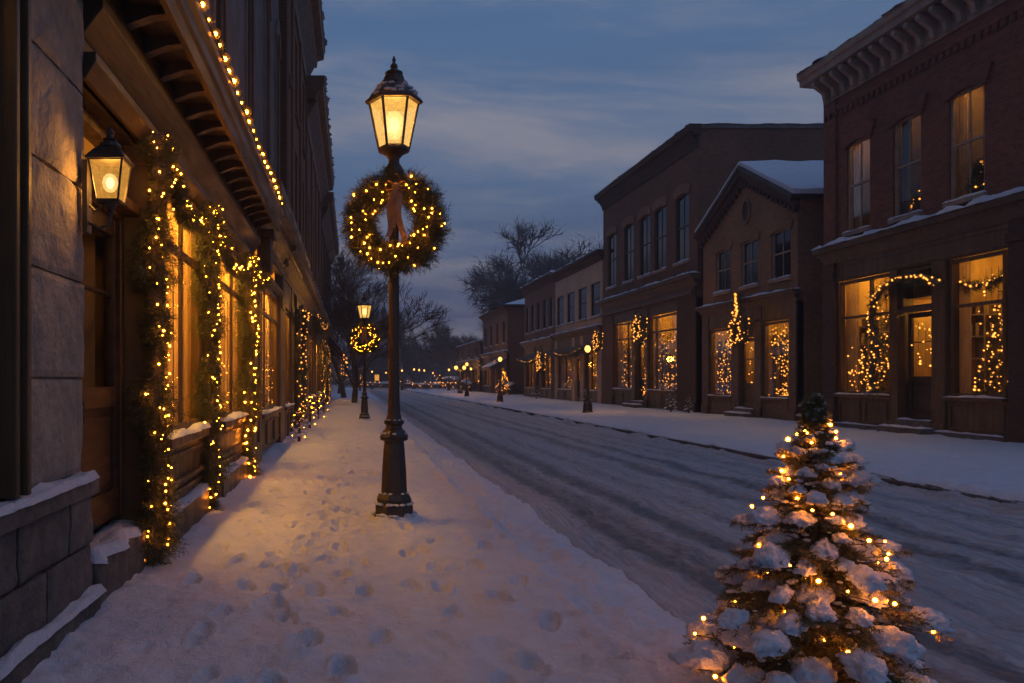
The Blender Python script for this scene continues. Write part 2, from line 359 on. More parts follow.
# numpy noise
_tab = np.random.default_rng(3).random((256, 256))
def vnoise(x, y):
    xi = np.floor(x).astype(int); yi = np.floor(y).astype(int); fx = x - xi; fy = y - yi
    fx = fx * fx * (3 - 2 * fx); fy = fy * fy * (3 - 2 * fy)
    a = _tab[xi % 256, yi % 256]; b = _tab[(xi + 1) % 256, yi % 256]; c = _tab[xi % 256, (yi + 1) % 256]; d = _tab[(xi + 1) % 256, (yi + 1) % 256]
    return (a * (1 - fx) + b * fx) * (1 - fy) + (c * (1 - fx) + d * fx) * fy - 0.5
def fbm(x, y, o=4):
    t = 0; a = 1
    for i in range(o): t = t + a * vnoise(x * 2 ** i + 17.3 * i, y * 2 ** i + 9.1 * i); a *= 0.5
    return t
def nrm(a): return a / np.maximum(np.linalg.norm(a, axis=-1, keepdims=True), 1e-9)
def needles(P, D, Ls, n, nl, wd, rng, spread=0.9):
    """sprigs starting at P along D with length Ls, each carrying n thin needles -> triangles"""
    k = len(P); t = (np.arange(n) + 0.5) / n
    base = P[:, None, :] + D[:, None, :] * (t[None, :, None] * np.asarray(Ls).reshape(-1, 1, 1))
    rv = rng.normal(size=(k, n, 3)); rv -= D[:, None, :] * np.sum(rv * D[:, None, :], -1, keepdims=True); rv = nrm(rv)
    d = nrm(D[:, None, :] * 0.75 + rv * spread) * (nl * rng.uniform(0.7, 1.25, (k, n, 1)))
    sd_ = nrm(np.cross(d, rng.normal(size=(k, n, 3)))) * wd * 0.5
    return np.stack([base - sd_, base + sd_, base + d], axis=2).reshape(-1, 3, 3)

# ------------------------------------------------------------------ ground, snow and road
def foot(X, Y, H, fx, fy, ang, ln=0.128, wd=0.050, dep=0.035):
    c, s = math.cos(ang), math.sin(ang); dx_, dy_ = X - fx, Y - fy
    m = (np.abs(dx_) < 0.4) & (np.abs(dy_) < 0.4)
    if not m.any(): return
    u = (dx_[m] * s + dy_[m] * c) / ln; v = (dx_[m] * c - dy_[m] * s) / wd
    r = np.sqrt(u * u + v * v)
    H[m] += -dep * (1 / (1 + np.exp(np.clip((r - 1) * 13, -40, 40)))) * (0.8 + 0.5 * fbm(X[m] * 26, Y[m] * 26, 2)) + dep * 0.35 * np.exp(-((r - 1.3) / 0.22) ** 2) * (1 + 1.2 * fbm(X[m] * 18, Y[m] * 18, 2))
frng = random.Random(5)
FEET = []
for (fx0, fy0, hd, n) in ((-0.42, 3.3, 0.04, 17), (0.12, 2.6, -0.05, 17), (-0.05, 12.5, 0.02, 30), (-0.62, 4.4, 0.10, 6), (0.55, 3.0, 0.0, 7), (-0.25, 3.4, -0.02, 16), (0.62, 5.0, -0.03, 14), (-0.95, 5.2, 0.03, 14), (0.9, 2.6, 0.0, 8), (-0.75, 2.9, 0.06, 9)):
    x_, y_ = fx0, fy0
    for i in range(n):
        s_ = 1 if i % 2 else -1
        FEET.append((x_ + s_ * 0.09 + frng.uniform(-.03, .03), y_, hd + s_ * 0.12 + frng.uniform(-.15, .15), frng.uniform(.026, .060)))
        st = frng.uniform(.42, .62); x_ += hd * st + frng.uniform(-.03, .03); y_ += st
def hgt(X, Y):
    far = 1 / (1 + np.exp((Y - 26) / 5))
    H = 0.040 * fbm(X * 0.9, Y * 0.7, 3) + 0.038 * fbm(X * 3.2, Y * 2.8 + 3, 4) + 0.026 * far * fbm(X * 9, Y * 8, 4)
    # kerb: the pavement drops to the road through a low ploughed bank
    edge = 1.34 + 0.05 * fbm(Y * 0.8, Y * 0 + 4.2, 3)
    bank = np.exp(-((X - 1.62 - 0.10 * fbm(Y * .5, Y * 0 + 8, 2)) / 0.26) ** 2)
    road = 1 / (1 + np.exp(-(X - 1.75) / 0.12)) * (1 / (1 + np.exp((X - 7.1) / 0.02)))
    H = H - 0.045 * road + bank * (0.022 + 0.075 * fbm(X * 6, Y * 5.5, 4))
    # scuffed trough along the kerb line
    H -= (0.060 + 0.04 * fbm(Y * .9, Y * 0 + 3, 2)) / (1 + np.exp(np.clip(-(X - edge) / 0.022, -40, 40))) * (X < 7.05)
    H += 0.022 * np.exp(-((X - edge + .09) / 0.07) ** 2) * (1 + 1.5 * fbm(X * 6, Y * 5, 3))
    # tyre ruts
    for cx, wd_, dp in ((2.5, .20, .02), (3.15, .16, .016), (4.7, .18, .016), (5.3, .18, .014)):
        H -= .55 * dp * road * np.exp(-((X - cx - 0.10 * fbm(Y * .12 + cx, Y * 0, 2)) / wd_) ** 2)
    H += 0.012 * road * fbm(X * 7, Y * 3.0, 4) * far
    H += road * np.exp(-((X - 6.98) / 0.11) ** 2) * np.clip(.075 + .14 * fbm(X * 3, Y * 1.6, 3), 0.01, .12)
    # snow banked against the left fronts, and a raised kerb on the right
    H += 0.05 * np.exp(-(X + 1.5) / 0.16) * (X < 1) * (0.7 + fbm(X * 0, Y * 1.4, 3))
    H += 0.045 * np.exp(-((X - 7.32) / 0.12) ** 2) * (0.8 + fbm(X * 2, Y * 1.1, 3)) * (X > 7.1)
    return H
ROW = [1.3]
while ROW[-1] < 175: ROW.append(ROW[-1] * (1.0034 if ROW[-1] < 13 else 1.006) + 0.002)
ROW = np.array(ROW)
def sheet(xs, kind_label):
    X, Y = np.meshgrid(xs, ROW); H = hgt(X, Y)
    if xs[0] < 1:
        for f in FEET: foot(X, Y, H, *f[:3], dep=f[3])
        for i in range(120):   # broken snow kicked along the kerb line
            fy = 2.4 + 16 * frng.random() ** 1.6; foot(X, Y, H, 1.28 + frng.gauss(0, .10), fy, frng.uniform(0, 3), frng.uniform(.05, .12), frng.uniform(.03, .07), frng.uniform(.01, .035))
        for i in range(70):   # old prints nearly filled
            foot(X, Y, H, frng.uniform(-.9, 1.1), 2.4 + 14 * frng.random() ** 1.5, frng.gauss(0, .3), .14, .07, frng.uniform(.006, .016))
    return MB().grid(np.stack([X, Y, H], -1))
xl = np.concatenate([np.linspace(-1.95, -1.45, 8)[:-1], np.linspace(-1.45, 1.05, 150)[:-1], np.linspace(1.05, 1.9, 60)])
xr = np.concatenate([np.linspace(1.9, 7.06, 150)])
xp = np.concatenate([[7.10], np.linspace(7.13, 8.0, 24)[:-1], np.linspace(8.0, 15.5, 50)])

# road: packed snow with bare wet wheel tracks (colour belongs to the surface)
m_, t_, b_ = newmat('road_snow'); o_ = objvec(t_); s_ = nd(t_, 'ShaderNodeSeparateXYZ'); t_.links.new(o_, s_.inputs[0])
wob = math_(t_, 'MULTIPLY', math_(t_, 'SUBTRACT', noise_(t_, scaled(t_, o_, (0.10, 0.045, 1)), 1.0, 2), 0.5), 0.40)
xx = math_(t_, 'ADD', s_.outputs[0], wob)
tot = None
for cx, wd_, k in ((2.42, 0.26, 0.75), (2.62, 0.30, 0.5), (3.10, 0.28, 0.75), (3.75, 0.16, 0.3), (4.62, 0.30, 0.6), (5.28, 0.28, 0.6), (5.9, 0.16, 0.3), (6.4, 0.26, 0.3)):
    g = math_(t_, 'MULTIPLY', mrange(t_, math_(t_, 'ABSOLUTE', math_(t_, 'SUBTRACT', xx, cx)), wd_, 0.0), k)
    tot = g if tot is None else math_(t_, 'MAXIMUM', tot, g)
streak = noise_(t_, scaled(t_, o_, (10, 0.12, 1)), 1.7, 8, 0.72)
fine = noise_(t_, scaled(t_, o_, (1, 0.45, 1)), 14, 7, 0.75)
wear = math_(t_, 'ADD', math_(t_, 'MULTIPLY', tot, 0.75), math_(t_, 'ADD', math_(t_, 'MULTIPLY', math_(t_, 'SUBTRACT', streak, 0.5), 1.15), math_(t_, 'MULTIPLY', math_(t_, 'SUBTRACT', fine, 0.5), 1.5)))
bare = mrange(t_, wear, -0.02, 0.60)
slush = mixc(t_, mrange(t_, streak, 0.35, 0.65), (0.24, 0.25, 0.285), (0.42, 0.44, 0.49))
t_.links.new(mixc(t_, bare, slush, (0.105, 0.11, 0.125)), b_.inputs['Base Color'])
t_.links.new(mrange(t_, bare, 0.0, 1.0, 0.7, 0.52), b_.inputs['Roughness'])
bump_(t_, b_, math_(t_, 'ADD', fine, math_(t_, 'MULTIPLY', streak, 1.2)), 0.5, 0.03)
M['road_snow'] = m_

tag(build('pavement', sheet(xl, ''), 'snow', smooth=True, recalc=False), 'snow covered pavement with footprints along the lit shopfronts', 'pavement', kind='structure')
tag(build('road', sheet(xr, ''), 'road_snow', smooth=True, recalc=False), 'snowy street with dark wheel tracks', 'road', kind='structure')
far_pave = sheet(xp, '')
pv = np.array(far_pave.v); n_ = len(xp); pv = pv.reshape(len(ROW), n_, 3); pv[:, :, 2] += 0.03; pv[:, 0, 2] -= 0.02
far_pave.v = list(map(tuple, pv.reshape(-1, 3).tolist()))
tag(build('pavement', far_pave, 'snow', smooth=True, recalc=False), 'snow covered pavement behind the raised kerb across the street', 'pavement', kind='structure')
q = MB(); n = len(ROW); kz = 0.0 + 0.012 * fbm(ROW * 1.3, ROW * 0 + 6, 3); kx = 7.035 + .012 * fbm(ROW * 2.1, ROW * 0, 3)
q.grid(np.stack([np.stack([kx, ROW, np.full(n, -.22)], -1), np.stack([kx, ROW, kz - .012], -1), np.stack([kx + .012, ROW, kz], -1), np.stack([np.full(n, 7.12), ROW, kz], -1)]))
tag(build('kerb', q, 'kerb_stone', recalc=False), 'dark granite kerb edging the far pavement', 'kerb', kind='structure')
g = MB(); gx = np.concatenate([np.linspace(-700, -2, 12), np.linspace(16, 900, 16)]); gy = np.concatenate([[-60, 0], np.linspace(20, 1200, 30)])
GX, GY = np.meshgrid(gx, gy); g.grid(np.stack([GX, GY, np.full_like(GX, -0.30)], -1))
tag(build('ground', g, 'snow'), 'flat snow covered ground reaching the horizon', 'ground', kind='structure')

def pos(px, py, Y): return Vector(((px - VX) / FOC * Y, Y, EYE - (py - HY) / FOC * Y))

# ------------------------------------------------------------------ building helpers
def wall_open(mb, X0, o, y0, y1, z0, z1, ops, rev=0.16):
    """front skin of a facade with rectangular openings and their reveals"""
    ys = sorted({y0, y1, *[a for q in ops for a in q[:2]]}); zs = sorted({z0, z1, *[a for q in ops for a in q[2:4]]})
    for i in range(len(ys) - 1):
        for j in range(len(zs) - 1):
            cy, cz = (ys[i] + ys[i + 1]) / 2, (zs[j] + zs[j + 1]) / 2
            if any(q[0] < cy < q[1] and q[2] < cz < q[3] for q in ops): continue
            mb.quad((X0, ys[i], zs[j]), (X0, ys[i + 1], zs[j]), (X0, ys[i + 1], zs[j + 1]), (X0, ys[i], zs[j + 1]))
    for a, b, c, d in [q[:4] for q in ops]:
        X1 = X0 - o * rev
        mb.quad((X0, a, c), (X1, a, c), (X1, a, d), (X0, a, d)); mb.quad((X0, b, c), (X1, b, c), (X1, b, d), (X0, b, d))
        mb.quad((X0, a, c), (X1, a, c), (X1, b, c), (X0, b, c)); mb.quad((X0, a, d), (X1, a, d), (X1, b, d), (X0, b, d))
    return mb
def shell(mb, X0, o, y0, y1, z0, z1, depth):
    X1 = X0 - o * depth
    mb.quad((X0, y0, z0), (X1, y0, z0), (X1, y0, z1), (X0, y0, z1)); mb.quad((X0, y1, z0), (X1, y1, z0), (X1, y1, z1), (X0, y1, z1))
    mb.quad((X1, y0, z0), (X1, y1, z0), (X1, y1, z1), (X1, y0, z1)); mb.quad((X0, y0, z1), (X1, y0, z1), (X1, y1, z1), (X0, y1, z1))
    return mb
class F:
    """a facade plane: X0 plus an outward side (left row +1, right row -1)"""
    def __init__(s, X0, o): s.X, s.o = X0, o
    def bx(s, mb, d0, d1, y0, y1, z0, z1): return mb.box(s.X + s.o * d0, s.X + s.o * d1, y0, y1, z0, z1)
    def pr(s, mb, poly, y0, y1): return mb.prism_y(poly, y0, y1, s.X, s.o)
def snow_strip(f, mb, d0, d1, y0, y1, z, h=0.05, seed=0, ny=None, nd_=7):
    ny = ny or max(6, min(160, int(abs(y1 - y0) / 0.07)))
    u = np.linspace(0, 1, nd_)[None, :]; v = np.linspace(0, 1, ny)[:, None]
    ed = np.minimum(1, np.minimum(u, 1 - u) / 0.10) ** 0.35 * np.minimum(1, np.minimum(v, 1 - v) * abs(y1 - y0) / 0.06) ** 0.5
    yy = y0 + v * (y1 - y0) + 0 * u
    edge = fbm(yy * 4.5 + seed * 3.3, yy * 0 + seed, 4) * 0.26
    dd = d0 + u * (d1 - d0) * (1 + edge)
    hh = h * (0.75 + 1.25 * fbm(yy * 2.3 + seed * 5, dd * 6 + seed, 4)) * ed
    P = np.stack([f.X + f.o * dd, yy, z + np.clip(hh, 0.002, None)], -1)
    mb.grid(P)
    return mb
def curtain_mesh(f, d, y0, y1, z0, z1, amp=0.025, wl=0.11):
    n = max(8, int((y1 - y0) / 0.025)); y = np.linspace(y0, y1, n); dd = d + amp * np.sin(2 * np.pi * y / wl + 1.1 * np.sin(y * 7))
    P = np.stack([np.stack([f.X + f.o * dd, y, np.full(n, z)], -1) for z in (z0, z1)]); return MB().grid(P)

def window(root, f, y0, y1, z0, z1, lit=None, fr='frame_dark', sash=True, mull=1, snow=True, sill='trim_brown', fw=0.07, rail=0.52):
    """double hung sash window in a wall opening: frame > pane, sill, snow, interior"""
    mb = MB()
    f.bx(mb, -.13, -.045, y0, y0 + fw, z0, z1); f.bx(mb, -.13, -.045, y1 - fw, y1, z0, z1)
    f.bx(mb, -.13, -.047, y0 + fw, y1 - fw, z1 - fw, z1); f.bx(mb, -.13, -.047, y0 + fw, y1 - fw, z0, z0 + fw)
    if sash:
        zm = z0 + (z1 - z0) * rail; f.bx(mb, -.125, -.06, y0 + fw, y1 - fw, zm - .025, zm + .025)
    for k in range(mull):
        ym = y0 + (y1 - y0) * (k + 1) / (mull + 1); f.bx(mb, -.115, -.075, ym - .014, ym + .014, z0 + fw, z1 - fw)
    wi = build('window', mb, fr, root)
    p = MB(); x = f.X - f.o * .095; p.quad((x, y0 + .02, z0 + .02), (x, y1 - .02, z0 + .02), (x, y1 - .02, z1 - .02), (x, y0 + .02, z1 - .02))
    build('pane', p, 'glass' if lit else 'glass_dark', wi)
    if sill:
        s = MB(); f.bx(s, -.13, .09, y0 - .08, y1 + .08, z0 - .10, z0 - .003); build('sill', s, sill, wi, bevel=.008)
        if snow: build('snow', snow_strip(f, MB(), -.04, .10, y0 - .08, y1 + .08, z0 - .004, .055, y0), 'snow', wi, smooth=True)
    if lit: interior(wi, f, y0, y1, z0, z1, **lit)
    return wi
def interior(par, f, y0, y1, z0, z1, depth=0.9, lampmat='ceiling_lamp', wallm='inside', curtains='both', cm='curtain', lamps=1, lw=0.5, margin=0.25, g=1.0):
    a, b = y0 - margin, y1 + margin; c, d = z0 - .12, z1 + .48
    n, fr = f.X - f.o * .17 * g, f.X - f.o * (.17 + depth)
    mb = MB()
    mb.quad((fr, a, c), (fr, b, c), (fr, b, d), (fr, a, d))
    for yy in (a, b): mb.quad((n, yy, c), (fr, yy, c), (fr, yy, d), (n, yy, d))
    mb.quad((n, a, c), (n, b, c), (fr, b, c), (fr, a, c)); mb.quad((n, a, d), (n, b, d), (fr, b, d), (fr, a, d))
    build('interior', mb, wallm, par)
    if depth >= 1.0 and z1 - z0 > 2:
        sh = MB(); dd = -(.17 * g + depth)
        for zz_ in (z0 + .5, z0 + 1.0, z0 + 1.5): f.bx(sh, dd + .02, dd + .26, y0 + .05, y1 - .05, zz_, zz_ + .03)
        for yy in (y0 + .05, (y0 + y1) / 2, y1 - .09): f.bx(sh, dd + .02, dd + .27, yy, yy + .04, z0, z0 + 1.9)
        sf = MB()      # shelves along the far side wall, seen obliquely from the street
        for zz_ in (z0 + .35, z0 + .85, z0 + 1.35, z0 + 1.85): f.bx(sf, -.45, dd + .30, b - .24, b - .01, zz_, zz_ + .03)
        for d_ in (-.45, (dd - .15) / 2, dd + .34): f.bx(sf, d_, d_ - .04, b - .25, b - .01, z0 - .1, z0 + 2.1)
        r2_ = random.Random(int(y1 * 10)); d_ = -.5
        while d_ > dd + .45:
            for zz_ in (z0 + .38, z0 + .88, z0 + 1.38, z0 + 1.88):
                if r2_.random() < .7: f.bx(sf, d_, d_ - r2_.uniform(.06, .12), b - .21, b - .08, zz_, zz_ + r2_.uniform(.10, .32))
            d_ -= .16
        build('side_shelf', sf, 'frame_tan', par)
        rg_ = random.Random(int(y0 * 10)); yy = y0 + .12
        while yy < y1 - .3:
            for zz_ in (z0 + .53, z0 + 1.03, z0 + 1.53):
                if rg_.random() < .75: f.bx(sh, dd + .06, dd + .20, yy, yy + rg_.uniform(.06, .13), zz_, zz_ + rg_.uniform(.10, .34))
            yy += .17
        build('back_shelf', sh, 'frame_tan', par)
    for k in range(lamps):
        yc = y0 + (y1 - y0) * (k + .5) / lamps; lm = MB()
        f.bx(lm, -.17 - depth * .40, -.17 - depth * .75, yc - lw / 2, yc + lw / 2, d - .06, d - .02)
        build('ceiling_lamp', lm, lampmat, par)
    wd_ = (y1 - y0)
    if curtains in ('both', 'near'): build('curtain', curtain_mesh(f, -.26, y0 - .05, y0 + wd_ * .22, z0 - .1, z1 + .2), cm, par, smooth=True)
    if curtains in ('both', 'far'): build('curtain', curtain_mesh(f, -.26, y1 - wd_ * .22, y1 + .05, z0 - .1, z1 + .2), cm, par, smooth=True)
    if curtains == 'full': build('curtain', curtain_mesh(f, -.25 * (g if g == 1 else .58), y0 - .05, y1 + .05, z0 - .1, z1 + .2, .035 if g == 1 else .028, .19), cm if g == 1 else 'sheer', par, smooth=True)
def shop_window(root, f, y0, y1, z0, z1, mulls=(), transom=None, fr='wood', lit=None, dark=False, fw=0.08, snow=True, sill='wood', g=1.0):
    mb = MB()
    f.bx(mb, -.14 * g, -.02 * g, y0, y0 + fw, z0, z1); f.bx(mb, -.14 * g, -.02 * g, y1 - fw, y1, z0, z1)
    f.bx(mb, -.14 * g, -.023 * g, y0 + fw, y1 - fw, z1 - fw, z1); f.bx(mb, -.14 * g, -.023 * g, y0 + fw, y1 - fw, z0, z0 + fw)
    for q in mulls: f.bx(mb, -.13 * g, -.04 * g, q - .03, q + .03, z0 + fw, z1 - fw)
    if transom: f.bx(mb, -.135 * g, -.035 * g, y0 + fw, y1 - fw, transom - .035, transom + .035)
    wi = build('shop_window', mb, fr, root, bevel=.006)
    p = MB(); x = f.X - f.o * .09 * g; p.quad((x, y0 + .02, z0 + .02), (x, y1 - .02, z0 + .02), (x, y1 - .02, z1 - .02), (x, y0 + .02, z1 - .02))
    build('pane', p, 'glass_dark' if dark else 'glass', wi)
    s = MB(); f.bx(s, -.10, .10, y0 - .06, y1 + .06, z0 - .08, z0 - .003); build('sill', s, sill, wi, bevel=.01)
    if snow: build('snow', snow_strip(f, MB(), -.02, .115, y0 - .06, y1 + .06, z0 - .004, .045, y0 + 2), 'snow', wi, smooth=True)
    if lit: interior(wi, f, y0, y1, z0, z1, g=g, **lit)
    return wi
def panel(root, f, y0, y1, z0, z1, mat='wood', d=.0, name='bulkhead', n=1):
    """panelled board under a shop window"""
    mb = MB(); f.bx(mb, d - .08, d + .02, y0, y1, z0, z1)
    wd_ = (y1 - y0) / n
    for k in range(n):
        a, b = y0 + k * wd_ + .10, y0 + (k + 1) * wd_ - .10
        for (p, q, r, s) in ((a, b, z0 + .07, z0 + .11), (a, b, z1 - .11, z1 - .07), (a, a + .04, z0 + .11, z1 - .11), (b - .04, b, z0 + .11, z1 - .11)):
            f.bx(mb, d + .021, d + .045, p, q, r, s)
    return build(name, mb, mat, root, bevel=.006)
def door(root, f, y0, y1, z0, z1, d=-.12, mat='wood_dark', glass_from=0.45, lit=None, hinge_far=True, wreath=False):
    mb = MB(); st = .12; zg = z0 + (z1 - z0) * glass_from
    f.bx(mb, d - .06, d, y0, y0 + st, z0, z1); f.bx(mb, d - .06, d, y1 - st, y1, z0, z1)
    f.bx(mb, d - .06, d - .002, y0 + st, y1 - st, z1 - st, z1); f.bx(mb, d - .06, d - .002, y0 + st, y1 - st, zg - .14, zg); f.bx(mb, d - .06, d - .002, y0 + st, y1 - st, z0, z0 + .2)
    f.bx(mb, d - .05, d - .03, y0 + st, y1 - st, z0 + .2, zg - .14)
    f.bx(mb, d - .03, d - .012, y0 + st + .06, y1 - st - .06, z0 + .26, zg - .20)
    f.bx(mb, d - .045, d - .015, y0 + st, y1 - st, (zg + z1 - st) / 2 + .10, (zg + z1 - st) / 2 + .13)
    dr = build('door', mb, mat, root, bevel=.005)
    x = f.X + f.o * (d - .03); p = MB().quad((x, y0 + st, zg), (x, y1 - st, zg), (x, y1 - st, z1 - st), (x, y0 + st, z1 - st)); build('pane', p, 'glass' if lit else 'glass_dark', dr)
    h = MB(); yk = y0 + .06; f.bx(h, d + .001, d + .015, yk - .02, yk + .02, zg - .26, zg - .04); h.tube([(f.X + f.o * (d + .012), yk, zg - .08), (f.X + f.o * (d + .06), yk, zg - .09), (f.X + f.o * (d + .06), yk, zg - .21), (f.X + f.o * (d + .012), yk, zg - .22)], .009, 6)
    build('handle', h, 'iron', dr)
    if lit: interior(dr, f, y0 + st, y1 - st, zg, z1 - st, **lit)
    return dr
def cornice(root, f, y0, y1, zt, proj, h, mat, snowh=.07, name='cornice', brackets=0, bmat=None, bh=.5, bw=.14, dent=0.0):
    """moulded cornice whose top is at zt"""
    poly = [(-.05, zt - h), (.05, zt - h), (.07, zt - h * .82), (proj * .55, zt - h * .48), (proj * .60, zt - h * .34), (proj * .92, zt - h * .30), (proj * .96, zt - h * .16), (proj, zt - h * .14), (proj, zt), (-.05, zt)]
    if brackets: poly = [(-.05, zt - h), (.04, zt - h), (.05, zt - h * .92), (.05, zt - h * .40), (proj * .86, zt - h * .36), (proj * .88, zt - h * .20), (proj * .97, zt - h * .17), (proj, zt - h * .10), (proj, zt), (-.05, zt)]
    k_ = 3; hi = [(-.05, poly[k_][1])] + poly[k_:]; lo = poly[:k_ + 1] + [(-.05, poly[k_][1])]
    mb = MB(); f.pr(mb, hi, y0 - proj * .6, y1 + proj * .6); f.pr(mb, lo, y0 - .04, y1 + .04)
    if dent:
        y = y0
        while y < y1: f.bx(mb, .055, proj * .35, y, y + dent * .5, zt - h * .62, zt - h * .42); y += dent
    c = build(name, mb, mat, root)
    if snowh: build('snow', snow_strip(f, MB(), -.05, proj + .02, y0 - proj * .6, y1 + proj * .6, zt - .004, snowh, y0 + zt), 'snow', c, smooth=True)
    for k in range(brackets):
        yc = y0 + (y1 - y0) * (k + .5) / brackets
        b = MB(); q = [(.045, zt - h * .42), (proj * .80, zt - h * .42), (proj * .80, zt - h * .52), (proj * .60, zt - h * .62), (proj * .34, zt - h * .74), (.16, zt - h * .95), (.045, zt - h * .97)]
        f.pr(b, q, yc - bw / 2, yc + bw / 2); build('bracket', b, bmat or mat, c)
    return c
def arch_lintel(root, f, y0, y1, z_spring, rise, th, mat, proud=.03, name='arch_lintel', inset=0.0):
    yc, hw = (y0 + y1) / 2, (y1 - y0) / 2; n = 10; mb = MB()
    def arc(hw_, rs, base): return [(yc - hw_ + 2 * hw_ * i / n, base + rs * (1 - (2 * i / n - 1) ** 2)) for i in range(n + 1)]
    lo = arc(hw, rise, z_spring); hi = arc(hw + th * .45, rise + .05, z_spring + th)
    for i in range(n):
        q = [lo[i], lo[i + 1], hi[i + 1], hi[i]]
        mb.prism_x(q, f.X - f.o * .06, f.X + f.o * proud)
    return build(name, mb, mat, root)
def roof_snow(root, f, y0, y1, z, depth):
    mb = MB(); n = 20; yy = np.linspace(y0, y1, n); dd = np.linspace(.0, -depth, n); Y, D = np.meshgrid(yy, dd)
    mb.grid(np.stack([f.X + f.o * D, Y, z + .02 + .07 * (1 + fbm(Y * .8, D * .8, 3))], -1))
    return build('snow', mb, 'snow', root, smooth=True)
LIT = dict(depth=.9, lampmat='ceiling_lamp')

# ================================================================== right row, nearest first
XR = 13.5
fR = F(XR, -1)
# ---- big red brick corner block
y0, y1, H = 13.6, 22.8, 10.0
r1 = empty('brick_building', (XR + 4, 18.2, 0), 'tall red brick building with bracketed pale cornice and tree lit shop window', 'building')
ups = [(20.85, 21.83, 5.30, 7.72), (18.98, 19.96, 5.30, 7.72), (17.07, 18.09, 5.30, 7.72), (14.6, 15.6, 5.30, 7.72)]
wl = wall_open(MB(), XR, -1, y0, y1, 4.55, H, ups); shell(wl, XR, -1, y0, y1, -.2, H, 12)
build('wall', wl, 'brick_red', r1)
for i, q in enumerate(ups):
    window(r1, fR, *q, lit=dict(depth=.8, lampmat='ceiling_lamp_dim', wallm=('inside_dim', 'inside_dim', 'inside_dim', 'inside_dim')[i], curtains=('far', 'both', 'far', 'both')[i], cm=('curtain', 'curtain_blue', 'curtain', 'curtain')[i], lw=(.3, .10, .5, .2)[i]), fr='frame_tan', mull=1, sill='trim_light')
    arch_lintel(r1, fR, q[0] - .06, q[1] + .06, q[3] - .14, .14, .42, 'brick_red', .06)
cornice(r1, fR, y0, y1, 10.12, .62, 1.0, 'trim_light', .08, brackets=22, bw=.13, bmat='trim_light')
q = MB(); fR.bx(q, .002, .035, y0, y1, 8.78, 8.95); y = y0
while y < y1: fR.bx(q, .002, .06, y, y + .11, 8.62, 8.76); y += .22
build('brick_band', q, 'brick_red', r1)
for (a, b) in ((y1 - .55, y1), (15.6, 16.35)):
    q = MB(); fR.bx(q, -.02, .10, a, b, 0, 4.55); fR.bx(q, -.02, .16, a - .04, b + .04, 0, .45); fR.bx(q, -.02, .15, a - .03, b + .03, 4.1, 4.3); build('pilaster', q, 'brick_dark', r1, bevel=.01)
q = MB(); fR.bx(q, -.02, .06, y1 - .55, y1, 5.1, 9.1); build('pilaster', q, 'brick_red', r1)
cornice(r1, fR, y0, y1, 5.02, .30, .48, 'trim_brown', .12, name='shop_cornice')
q = MB(); fR.bx(q, -.1, .03, y0, y1 - .55, 4.02, 4.56); fR.bx(q, .03, .06, y0, y1 - .6, 4.06, 4.12); fR.bx(q, .03, .05, y0, y1 - .6, 4.42, 4.5); build('fascia_board', q, 'wood', r1, bevel=.008)
shop_window(r1, fR, 20.02, 22.2, .92, 4.0, mulls=(20.9,), transom=3.0, lit=dict(depth=1.3, lamps=2, curtains='far', lw=.4), fr='wood', sill='trim_brown')
shop_window(r1, fR, 16.55, 18.12, .92, 4.0, transom=2.95, lit=dict(depth=1.3, lamps=1, curtains='far', lw=.5), fr='wood', sill='trim_brown')
panel(r1, fR, 20.02, 22.2, .12, .83, 'wood', n=2); panel(r1, fR, 16.4, 18.12, .12, .83, 'wood', n=1)
for a, b in ((18.13, 18.55), (19.72, 20.01)):
    q = MB(); fR.bx(q, -.35, .07, a, b, 0, 4.02); fR.bx(q, .0, .11, a - .02, b + .02, 0, .3); build('pilaster', q, 'wood', r1, bevel=.01)
shop_window(r1, fR, 18.56, 19.71, 3.02, 4.0, lit=None, fr='wood', snow=False, sill='wood')
door(r1, fR, 18.62, 19.65, .36, 2.93, d=-.16, lit=dict(depth=1.2, curtains='none', lw=.25, margin=.3), glass_from=.40)
q = MB(); fR.bx(q, -.4, .45, 18.4, 19.9, 0, .17); fR.bx(q, -.4, .12, 18.55, 19.72, .172, .34); s_ = build('doorstep', q, 'stone_dark', r1, bevel=.01)
q = MB(); snow_strip(fR, q, .1, .47, 18.4, 19.9, .17, .05, 3); snow_strip(fR, q, -.1, .13, 18.56, 19.71, .341, .04, 4); build('snow', q, 'snow', s_, smooth=True)
q = MB(); fR.bx(q, -.02, .14, y0, 18.38, 0, .12); fR.bx(q, -.02, .14, 19.92, y1, 0, .12); pl = build('plinth', q, 'stone_dark', r1, bevel=.01)
q = MB(); snow_strip(fR, q, .0, .15, 16.4, 18.38, .12, .04, 8); snow_strip(fR, q, .0, .15, 19.92, y1, .12, .04, 9); build('snow', q, 'snow', pl, smooth=True)

# ---- gabled tan brick shop
XG = 13.7; fG = F(XG, -1); y0, y1 = 24.6, 31.2; ym = 27.8; EV, AP = 6.95, 8.62
r2 = empty('gabled_shop', (XG + 4, 28, 0), 'small gabled brick shop with snow on its roof and an oval attic vent', 'building')
ups = [(28.95, 30.1, 4.55, 6.12), (26.98, 28.16, 4.55, 6.12), (24.98, 26.14, 4.55, 6.12)]
wl = wall_open(MB(), XG, -1, y0, y1, 3.9, EV, ups)
wl.add([(XG, y0, EV), (XG, y1, EV), (XG, ym, AP)], [(0, 1, 2)]); shell(wl, XG, -1, y0, y1, -.2, EV, 12)
build('wall', wl, 'brick_tan', r2)
for q in ups:
    window(r2, fG, *q, fr='frame_tan', mull=0 if q[0] > 29 else 1, sill='trim_light'); arch_lintel(r2, fG, q[0] - .06, q[1] + .06, q[3] - .10, .10, .26, 'brick_tan', .05)
